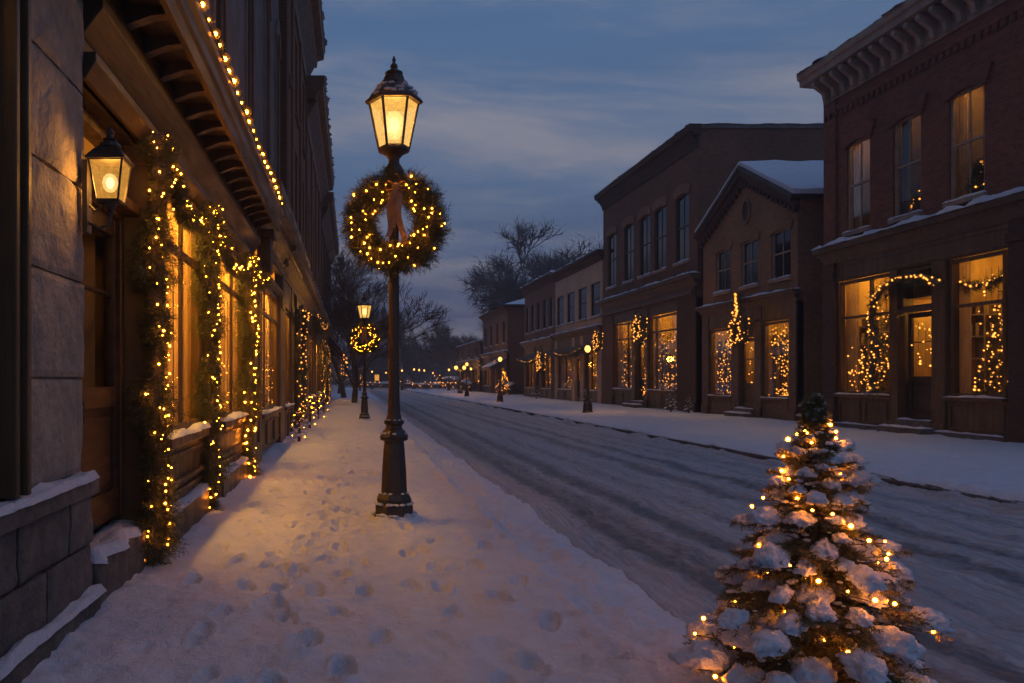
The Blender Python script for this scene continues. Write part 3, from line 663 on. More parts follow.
# attic vent
q = MB(); v = []; n = 24
for k in range(n):
    a = 2 * math.pi * k / n; v.append((27.75 + .30 * math.cos(a), 7.15 + .45 * math.sin(a)))
for k in range(n):
    a, b = v[k], v[(k + 1) % n]; i_ = lambda p: (27.75 + (p[0] - 27.75) * .72, 7.15 + (p[1] - 7.15) * .78)
    q.prism_x([a, b, i_(b), i_(a)], XG + .02, XG - .07)
vt = build('attic_vent', q, 'brick_tan', r2)
q = MB(); q.prism_x([(27.75 + (p[0] - 27.75) * .73, 7.15 + (p[1] - 7.15) * .79) for p in v], XG + .015, XG - .012)
for k in range(7): zc = 6.85 + k * .1; hw = .2 * math.sqrt(max(0.05, 1 - ((zc - 7.15) / .36) ** 2)); fG.bx(q, .013, .035, 27.75 - hw, 27.75 + hw, zc - .02, zc + .02)
build('louvre', q, 'frame_dark', vt)
# roof with snow, verge boards with brick corbels
for nm, off, mt, th in (('roof', 0, 'wood_dark', .14), ('snow', .145, 'snow', .10)):
    q = MB(); ov = .30 if nm == 'roof' else .25
    for s in (-1, 1):
        ye = y0 - .2 if s < 0 else y1 + .2; ze = EV - .2 * (AP - EV) / (ym - y0)
        n = 14; tt = np.linspace(0, 1, n)[:, None]; dd = np.linspace(ov, -12, 30)[None, :]
        YY = ym + (ye - ym) * tt + 0 * dd; ZZ = AP + (ze - AP) * tt + off + 0 * dd; DD = XG - dd + 0 * tt
        bump = (0.05 * (1 + 1.6 * fbm(YY * 1.3, DD * 1.3, 3)) if nm == 'snow' else 0 * YY)
        top = np.stack([DD, YY, ZZ + th + bump], -1); bot = np.stack([DD, YY, ZZ], -1)
        q.grid(top); q.grid(bot); q.grid(np.stack([top[:, 0], bot[:, 0]])); q.grid(np.stack([top[-1], bot[-1]]))
    if nm == 'roof': rf = build(nm, q, mt, r2)
    else: build(nm, q, mt, rf, smooth=False)
q = MB()
for s in (-1, 1):
    L_ = (y1 - y0) / 2; ye = y0 - .1 if s < 0 else y1 + .1
    for (d1, zo, th) in ((.26, -.20, .20), (.14, -.38, .17)):
        q.prism_x([(ym, AP + zo), (ym, AP + zo + th), (ye, EV + zo + th), (ye, EV + zo)], XG + .02, XG - d1)
    for k in range(13):
        t = (k + .5) / 13; yc = ym + (ye - ym) * t; zc = AP + (EV - AP) * t - .40
        fG.bx(q, -.01, .13, yc - .07, yc + .07, zc - .16, zc)
build('verge_board', q, 'brick_dark', r2)
cornice(r2, fG, y0, y1, 4.10, .26, .34, 'trim_brown', .06, name='shop_cornice')
q = MB(); fG.bx(q, -.1, .03, y0 + .3, y1 - .3, 3.22, 3.80); fG.bx(q, .03, .06, y0 + .35, y1 - .35, 3.28, 3.34); build('fascia_board', q, 'wood', r2)
shop_window(r2, fG, 28.85, 30.6, .72, 3.2, lit=dict(depth=1.0, lamps=1, curtains='none', lw=.5), fr='trim_brown')
shop_window(r2, fG, 25.05, 26.65, .72, 3.2, lit=dict(depth=1.0, lamps=1, curtains='none', lw=.5), fr='trim_brown')
door(r2, fG, 27.15, 28.25, .32, 2.75, d=-.10, lit=dict(depth=.9, curtains='none', lw=.3, margin=.2), mat='wood', glass_from=.36)
q = MB(); fG.bx(q, -.08, .0, 27.15, 28.25, 2.77, 3.2); build('transom_board', q, 'wood', r2)
for a, b in ((y0, 25.0), (26.70, 27.14), (28.26, 28.8), (30.65, y1)):
    q = MB(); fG.bx(q, -.2, .06, a, b, 0, 3.76); fG.bx(q, .0, .10, a, b, 0, .35); build('pilaster', q, 'trim_brown', r2, bevel=.01)
panel(r2, fG, 28.8, 30.65, 0, .63, 'trim_brown', n=1); panel(r2, fG, 25.0, 26.70, 0, .63, 'trim_brown', n=1)
q = MB(); fG.bx(q, -.4, .5, 27.0, 28.4, 0, .16); fG.bx(q, -.4, .2, 27.1, 28.3, .162, .31); s_ = build('doorstep', q, 'stone_dark', r2, bevel=.01)
q = MB(); snow_strip(fG, q, .2, .52, 27.0, 28.4, .16, .05, 3); snow_strip(fG, q, -.1, .21, 27.1, 28.3, .311, .04, 4); build('snow', q, 'snow', s_, smooth=True)

# ---- tall dark brick block
XT = 13.6; fT = F(XT, -1); y0, y1, H = 31.5, 43.3, 11.2
r3 = empty('brick_building', (XT + 4, 37, 0), 'tall flat roofed brown brick block with five narrow dark upper windows', 'building')
ups = [(a - .68, a + .68, 6.15, 8.95) for a in (32.95, 35.3, 37.15, 39.3, 41.85)]
wl = wall_open(MB(), XT, -1, y0, y1, 5.2, H, ups); shell(wl, XT, -1, y0, y1, -.2, H, 14); build('wall', wl, 'brick_brown', r3)
for q in ups:
    window(r3, fT, *q, fr='frame_dark', mull=1, sill='trim_light'); arch_lintel(r3, fT, q[0] - .06, q[1] + .06, q[3] - .12, .12, .34, 'brick_tan', .06)
cornice(r3, fT, y0, y1, 11.32, .42, .85, 'brick_dark', .05, dent=.5)
q = MB(); q.box(XT - .3, XT + 14, y0 - .06, y0 + .25, H, H + .14); cp = build('coping', q, 'stone_dark', r3)
q = MB(); q.grid(np.stack(np.broadcast_arrays(np.linspace(XT - .3, XT + 14, 80)[None, :], np.linspace(y0 - .06, y0 + .25, 4)[:, None], H + .145 + .04 * (1 + fbm(np.linspace(0, 14, 80)[None, :] * 2, np.zeros((4, 1)), 3))), -1)); build('snow', q, 'snow', cp)
roof_snow(r3, fT, y0, y1, H, 14)
cornice(r3, fT, y0, y1, 5.50, .40, .46, 'trim_brown', .08, name='shop_cornice')
q = MB(); fT.bx(q, -.1, .03, y0 + .2, y1, 4.20, 5.08); fT.bx(q, .03, .16, y0 + .2, y1, 4.72, 4.86); build('fascia_board', q, 'trim_brown', r3)
shop_window(r3, fT, 38.75, 41.4, .85, 4.15, mulls=(39.6,), transom=3.35, lit=dict(depth=1.0, lamps=2, curtains='both', lw=.4), fr='wood')
shop_window(r3, fT, 33.5, 36.6, .85, 4.15, mulls=(35.9,), transom=3.45, lit=dict(depth=1.0, lamps=2, curtains='far', lw=.5), fr='wood')
door(r3, fT, 37.05, 38.25, .33, 3.1, d=-.14, mat='wood_dark', lit=dict(depth=1.0, curtains='none', lw=.3, margin=.2), glass_from=.4)
q = MB(); fT.bx(q, -.1, .0, 36.95, 38.35, 3.12, 4.2); build('transom_board', q, 'wood_dark', r3)
for a, b, mt in ((31.5, 33.3, 'brick_dark'), (36.65, 37.04, 'wood'), (38.26, 38.7, 'wood'), (41.5, 43.3, 'brick_brown')):
    q = MB(); fT.bx(q, -.2, .08, a, b, 0, 4.6); fT.bx(q, .0, .12, a, b, 0, .4); build('pilaster', q, mt, r3, bevel=.01)
panel(r3, fT, 38.7, 41.5, 0, .76, 'wood', n=2); panel(r3, fT, 33.3, 36.65, 0, .76, 'wood', n=2)
q = MB(); fT.bx(q, -.4, .6, 36.8, 38.5, 0, .16); fT.bx(q, -.4, .25, 36.95, 38.35, .162, .31); s_ = build('doorstep', q, 'stone_dark', r3)
q = MB(); snow_strip(fT, q, .25, .62, 36.8, 38.5, .16, .05, 3); snow_strip(fT, q, -.1, .26, 36.95, 38.35, .311, .04, 4); build('snow', q, 'snow', s_, smooth=True)

def row_building(name, label, X, y0, y1, H, mat, n_up, uz, ch, shop_z, openings, depth=12, corn='brick_dark', uw=.95, awn=False, fr='frame_dark'):
    uw *= 1.15; f = F(X, -1); r = empty(name, (X + 4, (y0 + y1) / 2, 0), label, 'building')
    ups = [(y0 + (y1 - y0) * (k + .5) / n_up - uw / 2, y0 + (y1 - y0) * (k + .5) / n_up + uw / 2, *uz) for k in range(n_up)]
    wl = wall_open(MB(), X, -1, y0, y1, shop_z, H, ups); shell(wl, X, -1, y0, y1, -.2, H, depth); build('wall', wl, mat, r)
    for q in ups: window(r, f, *q, fr=fr, mull=0, sill='trim_light')
    cornice(r, f, y0, y1, H + .12, .36, .55, corn, .09, dent=.45); roof_snow(r, f, y0, y1, H, depth)
    cornice(r, f, y0, y1, shop_z + .28, .34, .40, 'trim_brown', .09, name='shop_cornice')
    q = MB(); f.bx(q, -.1, .03, y0, y1, shop_z - .75, shop_z); build('fascia_board', q, 'trim_brown', r)
    zs = shop_z - .78; prev = y0
    for (a, b, k) in openings:
        q = MB(); f.bx(q, -.2, .06, prev, a, 0, shop_z - .1); build('pilaster', q, mat, r)
        if k == 'door': door(r, f, a, b, .15, 2.6, d=-.12, lit=dict(depth=.8, curtains='none', lw=.3, margin=.2)); q = MB(); f.bx(q, -.1, 0, a, b, 2.62, zs + .05); build('transom_board', q, 'wood', r)
        else: shop_window(r, f, a, b, .7, zs, mulls=[a + (b - a) * t for t in (.5,)], lit=dict(depth=.9, lamps=1, curtains='both', lw=.5), fr='wood'); panel(r, f, a, b, 0, .61, 'wood', n=2)
        prev = b
    q = MB(); f.bx(q, -.2, .06, prev, y1, 0, shop_z - .1); build('pilaster', q, mat, r)
    return r, f
r4, f4 = row_building('brick_building', 'pale tan brick building with four slim windows beside the tall brown block', 13.6, 43.45, 53.5, 8.25, 'brick_pale', 4, (4.85, 6.75), .3, 4.0, [(44.2, 46.9, 'w'), (47.5, 48.7, 'door'), (49.3, 52.8, 'w')], uw=1.5)
r5, f5 = row_building('brick_building', 'low brown brick building with five slim windows and snowy shop ledge', 13.6, 53.6, 63.0, 8.4, 'brick_brown', 5, (4.9, 7.0), .3, 3.9, [(54.4, 57.2, 'w'), (57.9, 59.1, 'door'), (59.6, 62.4, 'w')], uw=.9)
r6, f6 = row_building('brick_building', 'brown brick building with snowy hipped roof and lamp lit shopfront', 13.6, 70.0, 83.0, 7.7, 'brick_brown', 4, (4.6, 6.6), .3, 3.6, [(71, 75, 'w'), (76, 77.3, 'door'), (78.4, 82, 'w')], uw=.9)
# scalloped canvas awnings over two of the shops
def awning(root, f, y0, y1, z, proj, drop, snow=True, mat='canvas'):
    mb = MB(); n = max(6, int((y1 - y0) / .35)); yy = np.linspace(y0, y1, n * 6 + 1)
    sc = .16 * np.abs(np.sin(np.linspace(0, n * np.pi, n * 6 + 1))) + .10
    P = np.stack([np.stack([np.full_like(yy, f.X + f.o * d), yy, zz_ + 0 * yy], -1) for d, zz_ in ((.02, z), (proj, z - drop))] + [np.stack([np.full_like(yy, f.X + f.o * proj), yy, z - drop - sc], -1)])
    mb.grid(P)
    for yy_ in (y0, y1): mb.add([(f.X + f.o * .02, yy_, z), (f.X + f.o * proj, yy_, z - drop), (f.X + f.o * .02, yy_, z - drop)], [(0, 1, 2)])
    a = build('awning', mb, mat, root)
    if snow:
        q = MB(); u = np.linspace(0.02, .98, 8)[None, :]; v = np.linspace(y0, y1, 40)[:, None]
        q.grid(np.stack([f.X + f.o * (.02 + u * proj) + 0 * v, v + 0 * u, z - drop * u + .03 + .06 * (.6 + fbm(v * 2, u * 3, 3))], -1)); build('snow', q, 'snow', a, smooth=True)
awning(r4, f4, 43.9, 53.2, 3.35, .75, .35, snow=False); awning(r5, f5, 54.0, 62.6, 3.25, .7, .30, snow=False)
awning(r6, f6, 70.3, 75.2, 3.2, 1.5, .8)
# hipped snow roof of the far brick building
q = MB(); q.add([(13.1, 69.5, 7.8), (26, 69.5, 7.8), (26, 83.5, 7.8), (13.1, 83.5, 7.8), (17.5, 75, 9.2), (22, 75, 9.2), (22, 79, 9.2), (17.5, 79, 9.2)], [(0, 1, 5, 4), (1, 2, 6, 5), (2, 3, 7, 6), (3, 0, 4, 7), (4, 5, 6, 7), (0, 3, 2, 1)])
rf = build('roof', q, 'wood_dark', r6)
q = MB(); q.add([(13.2, 69.6, 7.9), (25.9, 69.6, 7.9), (25.9, 83.4, 7.9), (13.2, 83.4, 7.9), (17.5, 75, 9.35), (22, 75, 9.35), (22, 79, 9.35), (17.5, 79, 9.35)], [(0, 1, 5, 4), (1, 2, 6, 5), (2, 3, 7, 6), (3, 0, 4, 7), (4, 5, 6, 7)]); build('snow', q, 'snow', rf)
r7, f7 = row_building('brick_building', 'lowest and farthest brick shop at the end of the right hand row', 13.8, 86.0, 103.0, 5.4, 'brick_dark', 3, (3.9, 4.9), .3, 3.3, [(87.5, 91.5, 'w'), (93, 94.4, 'door'), (96, 100, 'w')], uw=.9)
# a house whose snowy roof shows behind the row
hb = empty('house', (27, 66, 0), 'house with a snowy pitched roof rising behind the pale tan building', 'house')
q = MB(); q.box(22, 32, 60, 72, -.2, 12.0); build('wall', q, 'brick_dark', hb)
q = MB(); q.add([(21.6, 59.6, 11.9), (32.4, 59.6, 11.9), (32.4, 72.4, 11.9), (21.6, 72.4, 11.9), (23.5, 66, 13.6), (30.5, 66, 13.6)], [(0, 1, 5, 4), (2, 3, 4, 5), (3, 0, 4), (1, 2, 5)]); rf = build('roof', q, 'snow', hb)
q = MB(); q.box(29, 29.8, 66.5, 67.3, 12.5, 14.3); build('chimney', q, 'brick_dark', rf)

# ================================================================== left row
XL = -1.5; fL = F(XL, 1)
l1 = empty('storefront_building', (-4, 7, 0), 'grey stucco building with stone pier and dark wooden shopfront under a deep cornice', 'building')
# upper stucco wall with tall arched windows
ups = [(8.7, 9.45, 4.9, 8.2), (11.35, 12.1, 4.9, 8.2), (13.7, 14.45, 4.9, 8.2), (15.6, 16.3, 4.9, 8.2), (5.6, 6.35, 4.9, 8.2)]
wl = wall_open(MB(), XL, 1, 0.4, 16.8, 3.7, 12.4, ups, .2); shell(wl, XL, 1, 0.4, 16.8, -.2, 12.4, 9); build('wall', wl, 'stucco', l1)
for i, q in enumerate(ups):
    window(l1, fL, *q, fr='frame_dark', mull=1, sill='stone_dark', lit=dict(depth=.6, lampmat='ceiling_lamp_dim', curtains='far', lw=.25) if i == 2 else None)
    arch_lintel(l1, fL, q[0] - .04, q[1] + .04, q[3] - .40, .40, .22, 'stucco', .05, name='arch_surround')
    mb = MB(); fL.bx(mb, -.02, .025, q[1], q[1] + .14, q[2], q[3] - .4); fL.bx(mb, -.02, .025, q[0] - .14, q[0], q[2], q[3] - .4); build('window_surround', mb, 'stucco', l1, bevel=.01)
cornice(l1, fL, .4, 16.8, 12.5, .5, .9, 'trim_brown', 0)
q = MB(); fL.bx(q, -.02, .16, 16.45, 16.95, 3.7, 12.0); build('pilaster', q, 'brick_dark', l1)
# stone pier in rough courses
def courses(mb, x0, x1, y0, y1, z0, z1, h, seed, bl=None):
    z = z0; r = random.Random(seed); row = 0
    while z < z1 - .02:
        t = min(z + h, z1); ys = [y0, y1]
        if bl:
            ys = [y0]; y = y0 + (bl * (.5 if row % 2 else 1))
            while y < y1 - .1: ys.append(y); y += bl
            ys.append(y1)
        for a, b in zip(ys, ys[1:]):
            g_ = .007; n1, n2 = 26, 18; dj = r.uniform(-.006, .008)
            Y, Z = np.meshgrid(np.linspace(a + g_, b - g_, n1), np.linspace(z + g_, t - g_, n2))
            ed = np.minimum(1, np.minimum(np.minimum(Y - a, b - Y), np.minimum(Z - z, t - Z)) / .03)
            X = x1 + dj +   .022 * fbm(Y * 5 + row * 7, Z * 5 + seed, 6) - .014 * (1 - ed)
            mb.grid(np.stack([X, Y, Z], -1))
            e_ = [(X[0], Y[0], Z[0]), (X[-1], Y[-1], Z[-1]), (X[:, 0], Y[:, 0], Z[:, 0]), (X[:, -1], Y[:, -1], Z[:, -1])]
            for ex, ey, ez in e_: mb.grid(np.stack([np.stack([ex, ey, ez], -1), np.stack([np.full_like(ex, x0), ey, ez], -1)]))
        z = t; row += 1
    mb.box(x0, x1 - .034, y0 + .004, y1 - .004, z0, z1)
q = MB(); courses(q, -2.3, -1.5, 3.64, 4.5, .78, 3.70, .53, 3); build('stone_pier', q, 'stone', l1, recalc=False)
q = MB(); courses(q, -2.3, -1.47, 2.0, 4.54, .10, .66, .28, 5, .62); q.box(-2.3, -1.44, 2.0, 4.56, .662, .745); pl = build('stone_plinth', q, 'stone_dark', l1, recalc=False)
q = MB(); courses(q, -2.3, -1.42, 2.0, 4.56, -.1, .098, .26, 9, .9); bs = build('plinth_step', q, 'stone_dark', l1, recalc=False)
build('snow', snow_strip(fL, MB(), -.05, .075, 2.0, 4.57, .742, .06, 1, 90, 12), 'snow', pl, smooth=True)
build('snow', snow_strip(fL, MB(), .02, .095, 2.0, 4.57, .095, .055, 2, 90, 8), 'snow', bs, smooth=True)
# moulded trim and a lit window left of the pier
q = MB()
for a, b, d in ((3.46, 3.50, .05), (3.50, 3.56, .02), (3.56, 3.60, .06), (3.60, 3.64, .035)): fL.bx(q, -.3, d, a, b, .785, 3.7)
build('window_trim', q, 'wood', l1, bevel=.006)
window(l1, F(XL - .02, 1), 2.3, 3.455, .95, 3.3, lit=dict(depth=.5, curtains='both', lw=.12, margin=.1, lampmat='ceiling_lamp_dim'), fr='wood', snow=False, sill=None)
panel(l1, fL, 2.0, 3.46, 3.3, 3.7, 'wood', name='fascia_board')
# entrance: step, recessed door, transom, jambs and lit beam
fD = F(-1.66, 1)
door(l1, fD, 4.70, 5.72, .34, 2.42, d=.0, mat='wood_dark', glass_from=.44, lit=dict(depth=.7, lampmat='ceiling_lamp_dim', curtains='both', lw=.25, margin=.1))
q = MB(); fD.bx(q, -.06, .01, 4.60, 5.78, 2.44, 2.54); fD.bx(q, -.06, .01, 4.60, 4.69, .34, 2.44); fD.bx(q, -.06, .01, 5.73, 5.80, .34, 2.44); build('door_frame', q, 'wood', l1, bevel=.006)
wi = shop_window(l1, F(-1.63, 1), 4.60, 5.80, 2.56, 2.98, fr='wood', dark=False, snow=False, lit=dict(depth=.5, lampmat='ceiling_lamp_dim', curtains='none', lw=.3, margin=.05))
q = MB(); q.box(-2.2, -1.45, 4.58, 6.02, -.1, .25); st = build('doorstep', q, 'stone_dark', l1, bevel=.015)
build('snow', snow_strip(fL, MB(), -.26, .065, 4.58, 6.02, .246, .06, 5, 40, 12), 'snow', st, smooth=True)
q = MB(); q.box(-1.72, -1.52, 5.81, 6.0, .27, 3.0)
for a, b, d in ((5.80, 5.85, .03), (5.85, 5.97, .005), (5.97, 6.04, .035)): fL.bx(q, -.3, d, a, b, .275, 3.0)
fL.bx(q, -.28, .05, 5.79, 6.06, 2.86, 3.0); fL.bx(q, -.28, .05, 5.79, 6.06, .28, .5)
build('door_jamb', q, 'wood', l1, bevel=.008)
# frieze beams lit from below
q = MB(); fL.bx(q, -.25, -.02, 4.5, 16.8, 3.0, 3.24); fL.pr(q, [(-.06, 3.0), (.0, 3.0), (.06, 3.10), (.06, 3.15), (-.06, 3.15)], 4.5, 16.8); fL.pr(q, [(-.06, 3.24), (-.02, 3.24), (.10, 3.40), (.10, 3.46), (-.06, 3.46)], 4.5, 12.3); fL.bx(q, -.25, .03, 4.5, 16.8, 3.462, 3.72)
build('frieze', q, 'wood_beam', l1, bevel=.006)
# shop windows between panelled pilasters
for (a, b) in ((6.30, 8.02), (8.95, 11.35)):
    shop_window(l1, fL, a, b, .84, 2.98, mulls=((a + b) / 2,) if b - a > 1.5 else (), transom=2.42, fr='wood', sill='wood', lit=dict(depth=.8, lamps=2 if b - a > 1 else 1, curtains='full', lw=.6, margin=.1, lampmat='ceiling_lamp_bright'), g=.4)
    panel(l1, fL, a - .2, b + .2, .27, .76, 'wood', n=1)
    q = MB(); fL.bx(q, -.1, .10, a - .2, b + .2, -.1, .24); ld = build('base_ledge', q, 'wood', l1, bevel=.012); build('snow', snow_strip(fL, MB(), .0, .115, a - .2, b + .2, .237, .05, a, None, 8), 'snow', ld, smooth=True)
    q = MB(); fL.bx(q, .02, .07, a - .18, b + .18, .44, .475); build('ledge_moulding', q, 'wood', l1)
for a, b in ((6.07, 6.27), (8.05, 8.92), (11.38, 12.45)):
    q = MB(); fL.bx(q, -.25, .03, a, b, -.1, 3.0); fL.bx(q, .03, .07, a - .02, b + .02, -.1, .34); fL.bx(q, .03, .07, a - .02, b + .02, 2.8, 2.99)
    if b - a > .4: fL.bx(q, .03, .05, a + .1, b - .1, .5, 2.7)
    build('pilaster', q, 'wood', l1, bevel=.008)
# second bay, plainer
shop_window(l1, fL, 12.9, 16.1, .75, 2.98, mulls=(13.95, 15.05), transom=2.45, fr='wood', sill='wood', lit=dict(depth=.9, lamps=2, curtains='full', lw=.5, margin=.1, lampmat='ceiling_lamp_bright'), g=.4)
panel(l1, fL, 12.5, 16.3, .1, .67, 'wood', n=3)
for a, b in ((12.5, 12.85), (16.15, 16.8)):
    q = MB(); fL.bx(q, -.25, .06, a, b, -.1, 3.0); fL.bx(q, .06, .10, a, b, 2.75, 2.98); build('pilaster', q, 'wood', l1, bevel=.008)
# deep cornice: soffit, modillions, gilded fascia
q = MB(); fL.bx(q, -.05, .335, 1.2, 12.35, 3.725, 3.765); build('soffit', q, 'wood_dark', l1)
q = MB(); fL.pr(q, [(.33, 3.60), (.37, 3.60), (.385, 3.69), (.41, 3.71), (.415, 3.80), (.445, 3.83), (.445, 3.90), (-.05, 3.98), (-.05, 3.77), (.33, 3.77)], 1.2, 12.4); cn = build('cornice', q, 'wood_beam', l1)
k = 1.5
while k < 12.3:
    q = MB(); fL.pr(q, [(.035, 3.60), (.20, 3.66), (.325, 3.675), (.325, 3.722), (.035, 3.722)], k, k + .09); build('bracket', q, 'frame_dark', cn); k += .46
cornice(l1, fL, 12.5, 20.5, 4.36, .42, .85, 'wood_beam', 0, name='shop_cornice')
q = MB(); fL.bx(q, .0, .22, 12.62, 12.95, 3.0, 3.55); fL.bx(q, .0, .28, 12.58, 12.99, 3.55, 3.68); build('corbel', q, 'wood_dark', l1, bevel=.02)

def left_building(name, label, y0, y1, H, mat, ops, n_up, uz, proj, corn='trim_brown', shop=3.2, depth=9, extra=()):
    r = empty(name, (-4, (y0 + y1) / 2, 0), label, 'building')
    ups = [(y0 + (y1 - y0) * (k + .5) / n_up - .5, y0 + (y1 - y0) * (k + .5) / n_up + .5, a, b) for k in range(n_up) for a, b in uz]
    wl = wall_open(MB(), XL, 1, y0, y1, shop, H, ups); shell(wl, XL, 1, y0, y1, -.2, H, depth); build('wall', wl, mat, r)
    for q in ups: window(r, fL, *q, fr='frame_dark', mull=0, sill='stone_dark', snow=False)
    for k in range(n_up + 1):
        yc = y0 + (y1 - y0) * k / n_up; q = MB(); fL.bx(q, -.02, .06, max(y0, yc - .3), min(y1, yc + .3), shop + .9, H - .9); build('pilaster', q, mat, r)
    c = cornice(r, fL, y0, y1, H + .1, proj, 1.5, corn, .06)
    cornice(r, fL, y0, y1, shop + 1.0, .36, .7, 'trim_brown', .04, name='shop_cornice')
    prev = y0
    for a, b, k in ops:
        q = MB(); fL.bx(q, -.2, .05, prev, a, -.1, shop + .3); build('pilaster', q, 'wood', r)
        if k == 'door': door(r, fL, a, b, .1, 2.5, d=-.12, lit=dict(depth=.6, lampmat='ceiling_lamp_dim', curtains='none', lw=.3, margin=.1)); q = MB(); fL.bx(q, -.1, 0, a, b, 2.52, shop + .3); build('transom_board', q, 'wood', r)
        else:
            shop_window(r, fL, a, b, .72, shop - .3, mulls=[(a + b) / 2], fr='wood', sill='wood', lit=dict(depth=.7, lamps=2, curtains='full', lw=.4, margin=.1, lampmat='ceiling_lamp_bright'), g=.4); panel(r, fL, a, b, -.1, .63, 'wood', n=2)
            q = MB(); fL.bx(q, -.1, .03, a, b, shop - .28, shop + .3); build('fascia_board', q, 'wood', r)
        prev = b
    q = MB(); fL.bx(q, -.2, .05, prev, y1, -.1, shop + .3); build('pilaster', q, 'wood', r)
    return r
l2 = left_building('brick_building', 'tall brown brick building with pilasters next along the left hand pavement', 16.85, 26.0, 12.2, 'brick_brown', [(17.4, 19.4, 'w'), (20.0, 21.1, 'door'), (21.6, 25.4, 'w')], 3, [(5.0, 7.4), (8.3, 10.4)], .62)
l3 = left_building('brick_building', 'brown brick building with snow on its heavy sloping cornice on the left', 26.1, 39.0, 11.0, 'brick_brown', [(26.8, 30.2, 'w'), (30.8, 32.0, 'door'), (32.6, 38.2, 'w')], 4, [(5.0, 7.6)], .62)
l4 = left_building('brick_building', 'last dark brick building at the far end of the left row', 39.1, 55.0, 10.3, 'brick_dark', [(40, 44.6, 'w'), (45.2, 46.4, 'door'), (47, 54, 'w')], 4, [(5.0, 7.4)], .6)
awning(l4, fL, 47, 54, 4.1, .95, 1.2)

# ================================================================== street lamps
def hexpt(r, k, rot=R(0)): a = rot + k * math.pi / 3; return r * math.cos(a), r * math.sin(a)
def make_lamp():
    r = empty('street_lamp', (0, 0, 0)); tag(r, cat='street lamp', group='tall hexagonal lamps on the left pavement')
    q = MB(); q.lathe([(.20, -.08), (.20, .05), (.185, .07), (.185, .14), (.165, .155), (.172, .20), (.15, .24), (.128, .255), (.120, .45), (.105, .66), (.095, .74)], 8, rot=R(22.5))
    build('base', q, 'iron', r, bevel=.006)
    q = MB(); q.lathe([(.10, .735), (.128, .745), (.132, .78), (.118, .80), (.10, .83), (.078, .85), (.074, .88), (.092, .895), (.094, .925), (.074, .94), (.062, .98), (.056, 1.05), (.052, 1.2), (.044, 3.05)], 16)
    build('pole', q, 'iron', r, smooth=False, bevel=.003)
    q = MB(); q.lathe([(.044, 3.045), (.075, 3.07), (.082, 3.11), (.070, 3.15), (.085, 3.18), (.095, 3.22), (.080, 3.27), (.052, 3.31), (.05, 3.35), (.085, 3.39), (.128, 3.415), (.145, 3.42), (.145, 3.44), (.12, 3.445)], 16)
    build('collar', q, 'iron', r, smooth=True)
    rot = R(0); rb, rt, zb, zt = .138, .228, 3.44, 3.875
    q = MB()
    for k in range(6):
        a, b = hexpt(rb, k, rot), hexpt(rt, k, rot); q.tube([(*a, zb), (*b, zt)], .0125, 5)
        a2, b2 = hexpt(rb, k + 1, rot), hexpt(rt, k + 1, rot); q.tube([(*a, zb + .01), (*a2, zb + .01)], .013, 5); q.tube([(*b, zt), (*b2, zt)], .016, 5)
    build('lantern_frame', q, 'iron', r)
    for k in range(6):
        a, b, c, d = hexpt(rb - .004, k, rot), hexpt(rb - .004, k + 1, rot), hexpt(rt - .004, k + 1, rot), hexpt(rt - .004, k, rot)
        build('glass_pane', MB().quad((*a, zb), (*b, zb), (*c, zt), (*d, zt)), 'lamp_glass', r)
    q = MB(); q.lathe([(.05, 3.86), (.262, 3.865), (.272, 3.885), (.262, 3.90), (.245, 3.905), (.20, 3.97), (.135, 4.045)], 6, rot=rot); q.lathe([(.135, 4.04), (.125, 4.06), (.10, 4.075), (.094, 4.11), (.075, 4.13), (.085, 4.14), (.082, 4.155), (.045, 4.175), (.03, 4.19)], 12)
    build('lantern_roof', q, 'iron', r, bevel=.004)
    q = MB(); q.lathe([(.02, 4.185), (.034, 4.20), (.034, 4.222), (.016, 4.24), (.014, 4.26), (.02, 4.27), (.004, 4.31)], 10); build('finial', q, 'iron', r, smooth=True)
    q = MB(); v, f = ico(2); q.add([(p[0] * .052, p[1] * .052, 3.665 + p[2] * .075) for p in v], f); build('bulb', q, 'lamp_core', r, smooth=True)
    q = MB(); q.add([(p[0] * .105, p[1] * .105, 3.665 + p[2] * .135) for p in v], f); build('halo_shell', q, 'lamp_glow', r, smooth=True)  # added see-through emissive shell, imitates the glow around the bulb
    q = MB(); q.add([(p[0] * .078, p[1] * .078, 3.665 + p[2] * .105) for p in v], f); build('inner_halo_shell', q, 'lamp_glow', r, smooth=True)  # smaller shell of the same imitated glow
    # snow on the lantern roof and on every moulding of the base
    q = MB()
    for k in range(6):
        for j in range(9):
            t, u = rnd.uniform(.1, .95), rnd.uniform(.05, .95); rr = .262 - .12 * t; a = rot + (k + u) * math.pi / 3
            ap = rr * math.cos(math.pi / 6) / math.cos(((u - .5)) * math.pi / 3)
            q.blob((ap * math.cos(a), ap * math.sin(a), 3.90 + .135 * t), (.035, .035, .014), k * 9 + j, .3, 2, 1)
    for (rr, z, n, sz) in ((.165, .155, 26, .030), (.195, .06, 30, .026), (.118, .80, 16, .024), (.088, .925, 12, .016), (.128, .25, 14, .02)):
        for k in range(n):
            a = 2 * math.pi * k / n + rnd.uniform(-.1, .1)
            if rnd.random() < .8: q.blob((rr * math.cos(a), rr * math.sin(a), z + .006), (sz, sz, sz * .45), k + int(z * 99), .3, 2, 1)
    build('snow', q, 'snow', r, smooth=True, recalc=False)
    q = MB(); a = np.linspace(0, 2 * np.pi, 37)[None, :]; t = np.linspace(0, 1, 6)[:, None]
    rr = .17 + t * (.16 + .05 * np.sin(a * 3 + 1)); q.grid(np.stack([rr * np.cos(a), rr * np.sin(a), .075 * (1 - t) ** 1.5 - .02 * t + .01 * np.sin(a * 5) * (1 - t)], -1)); build('snow_drift', q, 'snow', r, smooth=True)
    lamp(r, (0, 0, 3.66), LAMP_W, .12)
